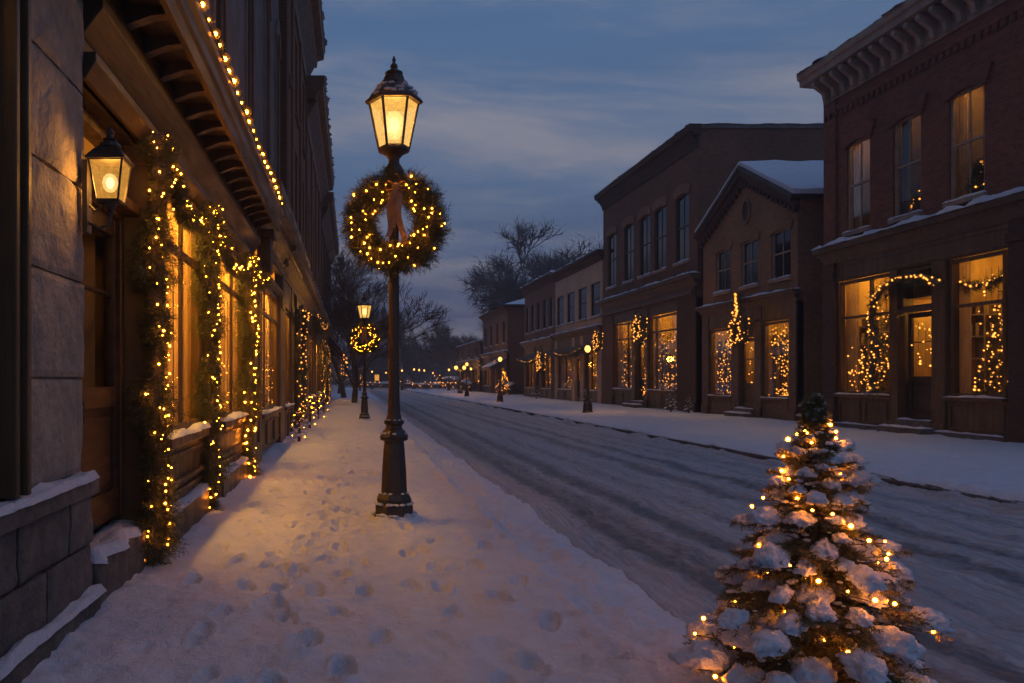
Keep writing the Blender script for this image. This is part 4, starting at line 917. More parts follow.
    return r
LAMP_W = 250
lampA = make_lamp(); lampB = copy_tree(lampA)
lampA.location = (.39, 7.43, .0); lampA['label'] = 'tall black street lamp with large wreath nearest the camera'
lampB.location = (.40, 25.6, 0); lampB.scale = (1, 1, .95); lampB['label'] = 'black street lamp farther down the left pavement, beyond the near one'

def make_wreath(name='wreath', Rm=.325, rt=.162, n_spr=3200, n_b=92, nl=.055, bow=True, seed=1, far=False):
    """wreath hanging in the XZ plane, centre at the origin"""
    rng = np.random.default_rng(seed); r = empty(name, (0, 0, 0)); tag(r, cat='wreath')
    th = rng.uniform(0, 2 * np.pi, n_spr); ph = rng.uniform(0, 2 * np.pi, n_spr); rho = rt * .55 * np.sqrt(rng.uniform(.1, 1, n_spr))
    er = np.stack([np.cos(th), 0 * th, np.sin(th)], -1); ey = np.array([0, 1, 0])[None]; et = np.stack([-np.sin(th), 0 * th, np.cos(th)], -1)
    rad = er * np.cos(ph)[:, None] + ey * np.sin(ph)[:, None]
    P = er * Rm + rad * rho[:, None] * np.array([1, .8, 1]); D = nrm(rad * rng.uniform(.35, .9, (n_spr, 1)) + et * rng.uniform(.4, 1, (n_spr, 1)) + rng.normal(size=(n_spr, 3)) * .25)
    Ls = rng.uniform(.5, 1.0, n_spr) * rt * .95
    q = MB(); q.tris(needles(P, D, Ls, 16 if not far else 8, nl, .0048 if not far else .012, rng, .95)); build('foliage', q, 'needle', r, recalc=False)
    q = MB(); q.tube([(Rm * math.cos(a), 0, Rm * math.sin(a)) for a in np.linspace(0, 2 * math.pi, 40)], rt * .42, 8); build('wreath_ring', q, 'twig', r)
    if bow:
        q = MB()
        for s in (-1, 1):   # loops
            pts = [(0, 0), (.035, .03), (.07, .045), (.095, .02), (.085, -.03), (.04, -.025), (0, 0)]
            w_ = .028
            P2 = np.array([[(s * x, -rt - .01 - .02 * math.sin(i * 1.1) + dy_, Rm - .03 + z) for i, (x, z) in enumerate(pts)] for dy_ in (-w_, w_)]); q.grid(P2)
        q.blob((0, -rt - .02, Rm - .03), (.035, .03, .032), 4, .2, 2, 2)
        for s, ln in ((-1, .44), (1, .50), (-.3, .36)):
            n = 16; t = np.linspace(0, 1, n)
            cx = s * (.01 + .065 * t + .02 * np.sin(t * 7 + s)); cz = Rm - .04 - ln * t; yy = -rt - .01 + .03 * np.sin(t * 6 + s * 2) + .05 * t
            q.grid(np.stack([np.stack([cx - .026, yy, cz], -1), np.stack([cx + .026, yy + .012 * np.sin(t * 9), cz + .01], -1)]))
        build('bow', q, 'ribbon', r, smooth=True)
    pts = []
    for i in range(n_b):
        a = 2 * math.pi * (i + rnd.uniform(-.4, .4)) / n_b; p_ = rnd.uniform(-2.5, -.6) if i % 4 else rnd.uniform(.6, 2.5); k = rt * rnd.uniform(.8, 1.12)
        pts.append(((Rm + k * math.cos(p_)) * math.cos(a), k * .9 * math.sin(p_), (Rm + k * math.cos(p_)) * math.sin(a)))
    if far: bulbs(r, pts, BULB_FAR, .024)
    else: bulbs(r, pts, BULB_NEAR, 1.0)
    return r
wr = make_wreath(); wrB = copy_tree(wr)
wr.location = (.39, 7.30, 2.73); tag(wr, 'large lit pine wreath with tan ribbon on the near lamp post', group='wreaths on lamp posts')
wrB.location = (.40, 25.46, 2.62); wrB.scale = (1.05, 1, 1.05); tag(wrB, 'lit wreath seen small on the lamp post down the left pavement', group='wreaths on lamp posts')

# small post lamps on the right hand kerb
def make_post():
    r = empty('street_lamp', (0, 0, 0)); tag(r, cat='street lamp', group='small globe lamps along the right hand kerb')
    q = MB(); q.lathe([(.22, -.05), (.22, .05), (.19, .07), (.17, .35), (.13, .42), (.10, .5)], 8); build('base', q, 'iron', r)
    q = MB(); q.lathe([(.09, .49), (.065, .56), (.05, .8), (.042, 2.25), (.075, 2.28), (.10, 2.33), (.07, 2.36)], 12); build('pole', q, 'iron', r, smooth=True)
    q = MB(); v, f = ico(2); q.add([(p[0] * .115, p[1] * .115, 2.50 + p[2] * .14) for p in v], f); build('globe', q, 'globe', r, smooth=True)
    q = MB(); q.lathe([(.11, 2.63), (.12, 2.65), (.07, 2.70), (.03, 2.74), (.012, 2.80)], 12); build('cap', q, 'iron', r)
    lamp(r, (0, 0, 2.5), 200, .15)
    return r
post = make_post()
for i, (x, y, s, lb) in enumerate(((9.25, 31.4, 1, 'small globe lamp on the right hand kerb beside the tall brown brick block'), (8.7, 47, 1, 'small globe lamp on the right hand kerb by the low brown building'), (8.9, 62, 1, 'small globe lamp before the gap beside the hipped roof building'),
                                   (8.7, 112, 1.1, 'far globe lamp at the end of the street, right of the wreathed post'), (9.9, 118, 1.1, 'far globe lamp beside the dark bushes at the street end'), (11.2, 124, 1.1, 'farthest globe lamp among the dark trees'))):
    o = post if i == 0 else copy_tree(post); o.location = (x, y, .02); o.scale = (s, s, s); o['label'] = lb
tw = empty('street_lamp', (10, 74, .02), 'far street lamp carrying two globes side by side', 'street lamp')
q = MB(); q.lathe([(.26, -.05), (.24, .3), (.12, .5), (.07, .6), (.05, 2.2)], 10, (10, 74, 0)); build('pole', q, 'iron', tw)
q = MB(); q.tube([(9.62, 74, 2.3), (9.7, 74, 2.18), (10, 74, 2.15), (10.3, 74, 2.18), (10.38, 74, 2.3)], .035, 6); build('arm', q, 'iron', tw)
for s in (-1, 1):
    q = MB(); v, f = ico(2); q.add([(10 + s * .38 + p[0] * .17, 74 + p[1] * .17, 2.44 + p[2] * .18) for p in v], f); build('globe', q, 'globe', tw, smooth=True)
lamp(tw, (10, 73.7, 2.45), 160, .2)

# ================================================================== wall lantern by the door
wlx, wly, wlz = -1.345, 4.40, 2.28
LS = .86
la = empty('wall_lantern', (wlx, wly, wlz), 'small black wall lantern glowing on the stone pier by the door', 'lantern')
q = MB()
for k in range(4):
    a = (R(45 + 90 * k)); c_, s_ = math.cos(a), math.sin(a); q.tube([(wlx + .098 * c_, wly + .098 * s_, wlz), (wlx + .148 * c_, wly + .148 * s_, wlz + .25)], .008, 4)
    a2 = R(135 + 90 * k); q.tube([(wlx + .098 * c_, wly + .098 * s_, wlz), (wlx + .098 * math.cos(a2), wly + .098 * math.sin(a2), wlz)], .009, 4); q.tube([(wlx + .148 * c_, wly + .148 * s_, wlz + .25), (wlx + .148 * math.cos(a2), wly + .148 * math.sin(a2), wlz + .25)], .011, 4)
build('lantern_frame', q, 'iron', la)
for k in range(4):
    a, b = R(45 + 90 * k), R(135 + 90 * k); e = lambda rr, t, z: (wlx + rr * math.cos(t), wly + rr * math.sin(t), wlz + z)
    build('glass_pane', MB().quad(e(.096, a, 0), e(.096, b, 0), e(.146, b, .25), e(.146, a, .25)), 'lantern_glass', la)
q = MB(); q.lathe([(.05, .245), (.172, .25), (.178, .265), (.16, .275), (.12, .315), (.075, .35)], 4, (wlx, wly, wlz), R(45)); q.lathe([(.072, .345), (.065, .37), (.035, .385), (.05, .395), (.022, .41), (.02, .43), (.03, .44), (.006, .475)], 10, (wlx, wly, wlz)); build('lantern_roof', q, 'iron', la, bevel=.003)
q = MB(); q.lathe([(.098, -.012), (.10, .002), (.06, .006)], 4, (wlx, wly, wlz), R(45)); q.lathe([(.01, -.10), (.028, -.075), (.016, -.06), (.05, -.012)], 10, (wlx, wly, wlz)); build('lantern_floor', q, 'iron', la)
q = MB(); v, f = ico(2); q.add([(wlx + p[0] * .026, wly + p[1] * .026, wlz + .12 + p[2] * .036) for p in v], f); build('bulb', q, 'lamp_core', la, smooth=True)
q = MB(); q.add([(wlx + p[0] * .05, wly + p[1] * .05, wlz + .12 + p[2] * .062) for p in v], f); build('halo_shell', q, 'lamp_glow', la, smooth=True)  # added emissive shell standing in for the lantern bulb's glow
q = MB(); q.box(-1.51, -1.478, wly - .045, wly + .045, wlz - .20, wlz + .26); q.tube([(-1.48, wly, wlz - .13), (-1.42, wly, wlz - .17), (-1.36, wly, wlz - .15), (wlx, wly, wlz - .09)], .013, 7); q.tube([(-1.48, wly, wlz - .02), (-1.44, wly, wlz - .06), (-1.39, wly, wlz - .03), (-1.40, wly, wlz + .0), (-1.42, wly, wlz - .015)], .009, 6); build('bracket', q, 'iron', la)
la.scale = (LS, LS, LS); la.location.x += .015
lamp(la, (wlx, wly, wlz + .12), 26, .07, (1, .40, .055))

# ================================================================== garlands on the wooden shopfront
def garland(name, path, label, rt=.11, dens=420, group=None, n_b=40, seed=1, far=False, nl=.055, cat='garland', bscale=1.0):
    rng = np.random.default_rng(seed); path = np.array(path, float); seg = np.linalg.norm(np.diff(path, axis=0), axis=1); cum = np.concatenate([[0], np.cumsum(seg)]); Lt = cum[-1]
    r = empty(name, tuple(path[0]), label, cat, group)
    def at(s): return np.stack([np.interp(s, cum, path[:, i]) for i in range(3)], -1)
    n = int(Lt * dens); s = rng.uniform(0, Lt, n); P = at(s); T = nrm(at(np.minimum(s + .03, Lt)) - at(np.maximum(s - .03, 0)))
    rv = rng.normal(size=(n, 3)); rv = nrm(rv - T * np.sum(rv * T, -1, keepdims=True))
    thick = np.clip(0.85 + 1.5 * fbm(s * 3.6, s * 0 + seed, 3), .4, 1.6)[:, None]
    D = nrm(rv * rng.uniform(.5, 1.0, (n, 1)) - np.array([[0, 0, .55]]) + T * rng.normal(size=(n, 1)) * .3)
    P = P + rv * rt * .4 * rng.uniform(0, 1, (n, 1)) * thick; Ls = rng.uniform(.5, 1.05, n) * rt * 1.1 * thick[:, 0]
    q = MB(); q.tris(needles(P, D, Ls, 14 if not far else 7, nl, .0046 if not far else .012, rng)); build('foliage', q, 'needle', r, recalc=False)
    q = MB(); ss = np.linspace(0, Lt, max(4, int(Lt / .12))); q.tube(at(ss), rt * .38, 7); build('core', q, 'twig', r)
    pts = []
    for i in range(n_b):
        s_ = Lt * (i + rnd.uniform(.1, .9)) / n_b; c = at(np.array([s_]))[0]; a = rnd.uniform(-1.9, 1.9); k = rt * rnd.uniform(.75, 1.1)
        pts.append((c[0] + k * math.cos(a) * (.8 if c[0] < 5 else -.8), c[1] - k * math.sin(a + .4), c[2] + rnd.uniform(-.03, .03)))
    bulbs(r, pts, BULB_FAR if far else (BULB_MID if bscale > 1.2 else BULB_NEAR), (.016 if path[0][0] < 0 else .021) if far else min(bscale, 1.2) )
    return r
def swag(a, b, dip, n=14):
    a, b = Vector(a), Vector(b); return [tuple(a.lerp(b, t) + Vector((0.02 * math.sin(t * 9), 0, -dip * 4 * t * (1 - t)))) for t in np.linspace(0, 1, n)]
def hang(x, y, z0, z1, n=14, s=0): return [(x + .02 * math.sin(k * 1.3 + s), y + .03 * math.sin(k * .9 + s), z0 + (z1 - z0) * k / (n - 1)) for k in range(n)]
G = 'pine garlands hanging beside the shop windows'; GS = 'garland swags over the shop windows'
garland('pine_garland', hang(-1.41, 5.74, 3.05, .04), 'thick lit pine garland hanging beside the door step',   .15, 1300, G, 84, 2)
garland('pine_garland', hang(-1.41, 7.92, 3.0, .03, s=1), 'lit pine garland hanging between the first two shop windows', .15, 1200, G, 78, 3)
garland('pine_garland', hang(-1.39, 10.75, 2.95, .02, s=2), 'lit pine garland hanging after the second shop window', .155, 1100, G, 74, 4, bscale=1.3)
garland('garland_swag', swag((-1.39, 5.78, 3.06), (-1.39, 7.9, 3.02), .36), 'lit garland swag drooping over the window nearest the door', .10, 560, GS, 50, 5)
garland('garland_swag', swag((-1.39, 7.95, 3.0), (-1.37, 10.7, 2.98), .38), 'lit garland swag drooping over the second window from the door', .10, 520, GS, 54, 6, bscale=1.3)
garland('garland_swag', swag((-1.36, 10.8, 2.98), (-1.35, 12.4, 2.9), .2), 'short lit garland swag past the third hanging garland', .09, 320, GS, 16, 7, bscale=1.3)
GF = 'lit garlands farther along the left row'
garland('pine_garland', hang(-1.30, 19.7, 3.05, .3), 'lit garland hanging by the window of the tall brown left building', .14, 220, GF, 30, 8, True, .07)
garland('pine_garland', swag((-1.25, 19.7, 3.1), (-1.2, 21.4, 3.1), .25) , 'lit garland looped over the door of the tall brown left building', .16, 220, GF, 22, 9, True, .07)
garland('pine_garland', hang(-1.30, 21.3, 3.0, .5), 'second lit garland just past the brown building door', .14, 200, GF, 26, 18, True, .07)
garland('pine_garland', swag((-1.2, 27, 3.5), (-1.1, 31, 3.5), .35), 'lit garland swag on the building with the snowy cornice', .22, 160, GF, 50, 10, True, .09)
garland('pine_garland', hang(-1.28, 42, 3.1, .1), 'far lit garland hanging on the last left building', .18, 140, GF, 40, 11, True, .09)
garland('pine_garland', hang(-1.28, 34.5, 3.1, .1), 'lit garland hanging on the building with the snowy cornice', .16, 140, GF, 30, 12, True, .09)

# string of bulbs along the cornice
st = empty('string_lights', (-1.02, 7, 3.93), 'string of warm bulbs running along the wooden cornice edge', 'string lights')
pts = []; y = 2.0; i = 0
while y < 12.35:
    pts.append((-1.055 + rnd.uniform(-.012, .012), y, 3.955 + rnd.uniform(-.014, .014))); y += .12 + .020 * y; i += 1
q = MB(); q.tube([(p[0] - .01, p[1], p[2] - .012) for p in pts], .012, 5); build('wire', q, 'needle', st)
rng = np.random.default_rng(77); cp = np.array([pts[int(k)] for k in rng.integers(0, len(pts), 900)]) + rng.normal(size=(900, 3)) * np.array([.012, .12, .012]); D = nrm(rng.normal(size=(900, 3)))
q = MB(); q.tris(needles(cp, D, np.full(900, .035), 8, .03, .004, rng)); build('foliage', q, 'needle', st, recalc=False)
bulbs(st, pts, bulb_mesh(0.014, 0.040, 2, 2, 'fairy_light'), 1.15)

# ================================================================== wreaths across the street
wf = make_wreath(Rm=.40, rt=.20, n_spr=500, n_b=60, nl=.10, bow=False, seed=5, far=True); ORG[wf] = Vector((0, 0, 0))
q = MB(); rng = np.random.default_rng(9); t = rng.uniform(0, 1, 220); P = np.stack([rng.normal(size=220) * .10 * (1.1 - t), rng.normal(size=220) * .08, .45 + t * .75], -1)
sp_pts = [(rnd.gauss(0, .10) * (1.15 - k / 22), -.12, .5 + .8 * k / 22) for k in range(22)]
GW = 'lit wreaths on the shopfronts across the street'
for i, (px, py, Y, X, s, lb) in enumerate(((739, 331, 0, 13.25, 1.0, 'lit wreath with a tall pointed spray above the gabled shop door'), (640, 329, 0, 13.1, 1.12, 'big lit wreath over the door of the tall brown brick block'), (598, 341, 0, 12.9, .95, 'small lit wreath at the near end of the pale tan building'), (541, 362, 0, 12.6, 1.25, 'lit wreath under the awning of the low brown building'))):
    Y = X * FOC / (px - VX); p = pos(px, py, Y)
    o = wf if i == 0 else copy_tree(wf); o.location = p; o.rotation_euler = (0, 0, R(-90)); o.scale = (s, s, s); tag(o, lb, group=GW)
q = MB(); D = nrm(np.stack([rng.normal(size=220) * .5, rng.normal(size=220) * .5, np.full(220, 1.0)], -1)); q.tris(needles(P, D, np.full(220, .16), 8, .09, .012, rng)); sp = build('spray', q, 'needle', wf, recalc=False)
for p in sp_pts:
    o = bpy.data.objects.new('fairy_light', BULB_FAR); COL.objects.link(o); o.parent = wf; o.location = p; k = .03 * rnd.uniform(.8, 1.2); o.scale = (k, k, k)
garland('pine_garland', swag((12.85, 50.5, 3.0), (12.8, 44.5, 3.1), .25), 'lit garland swag along the awning of the pale tan building', .2, 120, 'lit garlands across the street', 22, 31, True, .10)
garland('pine_garland', swag((12.85, 61.5, 2.9), (12.8, 54.5, 2.9), .3), 'lit garland swag along the awning of the low brown building', .2, 120, 'lit garlands across the street', 30, 32, True, .10)
garland('pine_garland', swag((12.9, 82, 3.0), (12.9, 71, 3.0), .4), 'lit garland swag on the shopfront under the hipped roof', .25, 90, 'lit garlands across the street', 40, 33, True, .12)
garland('pine_garland', swag((13.2, 100, 2.7), (13.2, 88, 2.7), .3), 'dim lit garland on the lowest farthest shop', .22, 90, 'lit garlands across the street', 20, 34, True, .12)
# door arch garland of the corner block
arch = [(13.28, 20.35 + .12 * math.sin(k), 1.0 + 2.1 * k / 9) for k in range(9)] + [(13.28, 19.15 + 1.2 * math.cos(a), 3.15 + .62 * math.sin(a)) for a in np.linspace(.1, math.pi - .5, 14)]
garland('garland_arch', arch, 'lit garland arching over the door of the tall red corner building', .17, 260, 'lit garlands across the street', 80, 21, True, .08)
# ================================================================== lights and trees inside the shop windows
def indoor_tree(x, y, z, h, r_, label, seed, n_b=95):
    rng = np.random.default_rng(seed); r = empty('christmas_tree', (x, y, z), label, 'christmas tree', 'lit christmas trees inside the windows')
    n = 900; t = rng.uniform(0, 1, n) ** .7; t = 1 - t; a = rng.uniform(0, 2 * np.pi, n); rr = r_ * (1 - t) * rng.uniform(.3, .9, n)
    P = np.stack([x + rr * np.cos(a), y + rr * np.sin(a), z + .12 + t * (h - .15)], -1); D = nrm(np.stack([np.cos(a), np.sin(a), rng.uniform(-.5, .1, n)], -1))
    q = MB(); q.tris(needles(P, D, np.full(n, .16), 7, .07, .012, rng)); build('foliage', q, 'needle', r, recalc=False)
    q = MB(); q.lathe([(.03, 0), (.015, h * .95)], 6, (x, y, z)); build('trunk', q, 'bark', r)
    pts = []
    for i in range(n_b):
        t = 1 - ((i + .5) / n_b) ** .62; a = rnd.uniform(0, 2 * math.pi); k = r_ * (1 - t) * .95 + .03; pts.append((x + k * math.cos(a), y + k * math.sin(a), z + .12 + t * (h - .14)))
    bulbs(r, pts, BULB_FAR, .020)
def light_curtain(x, y0, y1, z0, z1, label, cols, n, seed):
    r = empty('light_curtain', (x, (y0 + y1) / 2, z1), label, 'string lights', 'curtains of fairy lights inside the shop windows'); rg = random.Random(seed)
    q = MB(); pts = []; per = max(1, n // cols)
    for c in range(cols):
        y = y0 + (y1 - y0) * (c + .5) / cols; q.tube([(x, y + rg.uniform(-.02, .02), z1), (x, y, (z0 + z1) / 2), (x, y, z0)], .006, 4)
        for k in range(per):
            u = rg.random() ** 1.25; pts.append((x + (rg.uniform(-.12, .04) if x > 0 else rg.uniform(-.01, .015)), y + rg.gauss(0, .07), z0 + (z1 - z0) * u))
    build('wire', q, 'twig', r); bulbs(r, pts, BULB_FAR, .021 if x > 0 else .011)
indoor_tree(13.98, 20.75, .88, 2.3, .55, 'lit tree inside the left window of the tall red building', 41)
indoor_tree(14.0, 16.95, .88, 2.7, .75, 'big lit tree inside the right window of the tall red building', 42)
garland('garland_swag', swag((13.75, 16.6, 3.62), (13.75, 18.1, 3.5), .18), 'lit garland across the top of the right corner shop window', .12, 160, 'lit garlands across the street', 26, 44, True, .08)
light_curtain(13.72, 18.75, 19.5, 1.6, 2.7, 'few fairy lights glimmering behind the glass of the corner shop door', 3, 22, 3)
light_curtain(13.98, 25.15, 26.55, .78, 3.1, 'dense fairy light curtain in the near window of the gabled shop', 8, 96, 4)
light_curtain(13.98, 28.95, 30.5, .78, 3.1, 'dense fairy light curtain in the far window of the gabled shop', 8, 96, 5)
light_curtain(13.98, 27.35, 28.1, 1.2, 2.5, 'thin fairy light strand behind the gabled shop door', 2, 18, 6)
light_curtain(13.9, 33.6, 36.5, .9, 3.4, 'fairy light curtain in the wide near window of the tall brown block', 8, 98, 7)
light_curtain(13.9, 38.9, 41.2, .9, 3.3, 'sparse fairy lights in the far window of the tall brown block', 5, 60, 8)
light_curtain(13.5, 36.68, 37.0, .6, 3.2, 'single bright light strand beside the door of the tall brown block', 1, 26, 9)
light_curtain(13.95, 44.3, 46.8, .8, 2.9, 'fairy lights in the near window of the pale tan building', 5, 55, 10)
light_curtain(13.95, 49.5, 52.6, .8, 2.9, 'fairy lights in the far window of the pale tan building', 5, 40, 11)
light_curtain(13.95, 54.5, 57.1, .8, 2.8, 'fairy lights in the near window of the low brown building', 4, 34, 12)
light_curtain(13.9, 71.2, 74.8, .8, 2.7, 'fairy lights in the window under the hipped roof', 4, 34, 13)
light_curtain(14.25, 20.1, 22.1, 1.0, 3.7, 'loose fairy lights at the back of the left window of the tall red building', 9, 80, 61)
light_curtain(13.75, 20.9, 22.0, .95, 2.2, 'fairy lights heaped low in the left window of the tall red building', 6, 60, 62)
light_curtain(14.2, 16.65, 18.0, 1.0, 3.8, 'loose fairy lights at the back of the right window of the tall red building', 8, 80, 63)
light_curtain(14.3, 25.1, 26.6, .8, 3.1, 'second layer of fairy lights deep in the near window of the gabled shop', 8, 90, 64)
light_curtain(14.3, 28.9, 30.5, .8, 3.1, 'second layer of fairy lights deep in the far window of the gabled shop', 8, 90, 65)
light_curtain(14.25, 33.6, 36.5, .9, 3.8, 'second layer of fairy lights in the wide window of the tall brown block', 10, 96, 66)
light_curtain(14.2, 38.9, 41.3, .9, 3.8, 'second layer of fairy lights in the far window of the tall brown block', 6, 60, 67)
for i, (y, z, lb) in enumerate(((19.35, 5.34, 'tiny lit tree behind the middle upstairs window of the tall red building'), (17.5, 5.34, 'tiny lit tree behind the right upstairs window of the tall red building'))):
    indoor_tree(13.85, y, z, .85, .3, lb, 50 + i, 26 if i == 0 else 16)
light_curtain(-1.575, 13.1, 15.9, .8, 2.8, 'fairy lights hanging in the plain wide left shop window', 6, 60, 14)
light_curtain(-1.575, 9.1, 10.3, .88, 2.3, 'sparse fairy lights low in the second left shop window', 4, 22, 15)
light_curtain(-1.575, 6.5, 7.6, .88, 2.3, 'sparse fairy lights low in the left window nearest the door', 3, 14, 16)
light_curtain(-1.575, 22, 25.2, .8, 2.8, 'fairy lights in the window of the tall brown left building', 4, 40, 17)

# ================================================================== snowy spruce with lights in front
def snow_clump(c, rx, ry, rz, yaw, pitch, seed, sub=4):
    """a lumpy pad of snow draped over a bough: rounded on top, ragged hem below"""
    v0, f0 = ico(sub); Rm = Matrix.Rotation(yaw, 3, 'Z') @ Matrix.Rotation(pitch, 3, 'Y'); v = []
    for p in v0:
        q = Vector(p); s_ = Vector((seed * 3.7, seed * 1.3, seed * 2.1))
        k = 1 + .38 * mnoise.noise(q * 1.7 + s_) + .22 * mnoise.noise(q * 4.2 + s_) + .10 * mnoise.noise(q * 10 + s_)
        z = q.z * k
        if z < 0: z *= .28 + .9 * max(0, mnoise.noise(Vector((q.x * 5, q.y * 5, seed))))
        w_ = Vector((q.x * k * rx, q.y * k * ry, z * rz - .22 * rz * (q.x * q.x * .7 + q.y * q.y * 1.4)))
        v.append(Vector(c) + Rm @ w_)
    return MB().add(v, f0)
def spruce(name, loc, h, rad, label, group=None, cat='tree', seed=1, n_bough=120, n_clump=60, n_b=48, detail=1.0, base=.06, bulb=None):
    rg = random.Random(seed); rng = np.random.default_rng(seed); x0, y0, z0 = loc
    r = empty(name, loc, label, cat, group)
    q = MB(); q.tube([(x0, y0, z0 - .1), (x0 + .01, y0, z0 + h * .4), (x0 - .008, y0, z0 + h * .75), (x0 + .01, y0, z0 + h * .97)], [.045 * h, .03 * h, .016 * h, .006 * h], 9); build('trunk', q, 'bark', r)
    P, D, Ls, tips = [], [], [], []; qb = MB()
    tiers = 9
    for i in range(n_bough):
        t = base + (1 - base) * ((i + .5) / n_bough) ** .90; tier = math.floor(t * tiers)
        a = i * 2.39996 + rg.uniform(-.25, .25); zz_ = t * h + rg.uniform(-.02, .02) * h
        prof = (1 - t) ** .95 * (0.80 + .22 * ((t * tiers) % 1 < .42)) * rg.uniform(.62, 1.16)
        L_ = rad * prof * (1 if t < .78 else max(.16, 1 - (t - .78) * 5.2)) + .018 * h
        droop = .02 - .95 * max(0, t - .55) + rg.uniform(-.10, .12)
        pts = []
        for k in range(7):
            u = k / 6; pts.append(Vector((x0 + math.cos(a) * L_ * u, y0 + math.sin(a) * L_ * u, z0 + zz_ + L_ * (.22 * u - (droop + .25) * u * u) + (.35 * L_ * u * max(0, t - .55)))))
        qb.tube(pts, [.010 * h * (1 - .8 * k / 6) * (1 - t * .6) for k in range(7)], 4)
        tips.append((pts, a, L_, t))
        nt_ = max(3, int(L_ / (.015 / detail)))
        for k in range(nt_):
            u = .16 + .84 * (k + rg.random()) / nt_; j = min(5, int(u * 6)); p = pts[j].lerp(pts[j + 1], u * 6 - j); ax = (pts[j + 1] - pts[j]).normalized()
            sd_ = ax.cross(Vector((0, 0, 1))).normalized() * (1 if k % 2 else -1)
            d = (ax * rg.uniform(.5, 1.0) + sd_ * rg.uniform(.4, 1.0) + Vector((0, 0, rg.uniform(-.55, .25)))).normalized()
            P.append(p); D.append(d); Ls.append(L_ * .24 * (1.15 - .6 * u) * rg.uniform(.7, 1.2) + .022)
        P.append(pts[5]); D.append((pts[6] - pts[5]).normalized()); Ls.append(L_ * .22 + .02)
    for k in range(26): P.append(Vector((x0, y0, z0 + h * (.84 + .006 * k)))); D.append(Vector((rg.uniform(-.6, .6), rg.uniform(-.6, .6), 1)).normalized()); Ls.append(.055 * h * (1.2 - k / 40))
    build('branches', qb, 'bark', r)
    q = MB(); q.tris(needles(np.array(P), np.array(D), np.array(Ls), int(30 * detail), .0185 * h, .0032 * h / detail ** .5, rng, .95)); build('foliage', q, 'needle_tree', r, recalc=False)
    # snow pads on the outer half of the boughs, larger low down
    order = sorted(range(len(tips)), key=lambda i: tips[i][3]); placed = []; n = 0
    rg.shuffle(order); order.sort(key=lambda i: not (2.5 < tips[i][1] % 6.283 < 6.1))      # boughs on the street side of the camera first
    for i in order:
        pts, a, L_, t = tips[i]
        if n >= n_clump: break
        if t > .88: continue
        u = rg.uniform(.80, 1.0) * .999; j = min(5, int(u * 6)); c = pts[j].lerp(pts[j + 1], u * 6 - j)
        sz = (.060 + .040 * (1 - t)) * h * rg.uniform(.55, 1.15) * (.42 + .46 * (1 - t))
        if any((c - o).length < (sz + s2) * .84 for o, s2 in placed): continue
        placed.append((c, sz)); ax = (pts[6] - pts[4]).normalized()
        build('snow_clump', snow_clump(c + Vector((0, 0, sz * .20)), sz * 1.12, sz * .84, sz * .66, a, -math.asin(max(-1, min(1, ax.z))), seed * 31 + i, 4 if detail >= 1 else 3), 'snow', r, smooth=True, recalc=False); n += 1
    # thin frosting dusted along the boughs
    fr = MB()
    for i in range(0, len(tips)):
        pts, a, L_, t = tips[i]
        for k in range(int(2 * detail) + 1):
            if t > .86 and k: continue
            u = rg.uniform(.4, 1.0); j = min(5, int(u * 6)); c = pts[j].lerp(pts[j + 1], u * 6 - j); s_ = h * rg.uniform(.004, .012)
            fr.blob(c + Vector((rg.gauss(0, .015) * h, rg.gauss(0, .015) * h, .012 * h)), (s_ * 1.4, s_, s_ * .6), i * 5 + k, .45, 2.2, 1)
    tag(build('frosting', fr, 'snow', r, smooth=True, recalc=False), kind='stuff')
    if n_b:
        pts_ = []
        for i in range(n_b):
            t = base + (.93 - base) * ((i + .5) / n_b) ** .9; a = i * 2.39996 * 1.7; L_ = rad * (1 - t) ** .95 * (rg.uniform(.85, 1.08) if i % 3 else rg.uniform(.35, .7)) + .02
            b_ = Vector((x0 + math.cos(a) * L_, y0 + math.sin(a) * L_, z0 + t * h - .02 * L_ + rg.uniform(-.02, .03)))
            for c, sz in placed:      # a bulb hangs beside or under the snow, not inside it
                v_ = b_ - (c + Vector((0, 0, sz * .15)))
                if v_.length < sz * 1.12: b_ = b_ + Vector((math.cos(a) * .5, math.sin(a) * .5, -.45)) * (sz * 1.25 - v_.length) * 1.4
            pts_.append(tuple(b_))
        bulbs(r, pts_, bulb or BULB_TREE, 1.0)
        w_ = MB(); w_.tube([Vector(p) + Vector((0, 0, -.008)) for p in pts_ for _ in (0,)], .0022, 3); build('wire', w_, 'iron', r)
    return r
BULB_TREE = bulb_mesh(0.0062, 0.0155, 2, 2, 'fairy_light')
spruce('spruce_tree', (1.86, 3.22, -.04), 1.25, .50, 'small snow laden spruce wrapped in warm lights beside the kerb in front', seed=4, n_bough=300, n_clump=84, n_b=84)

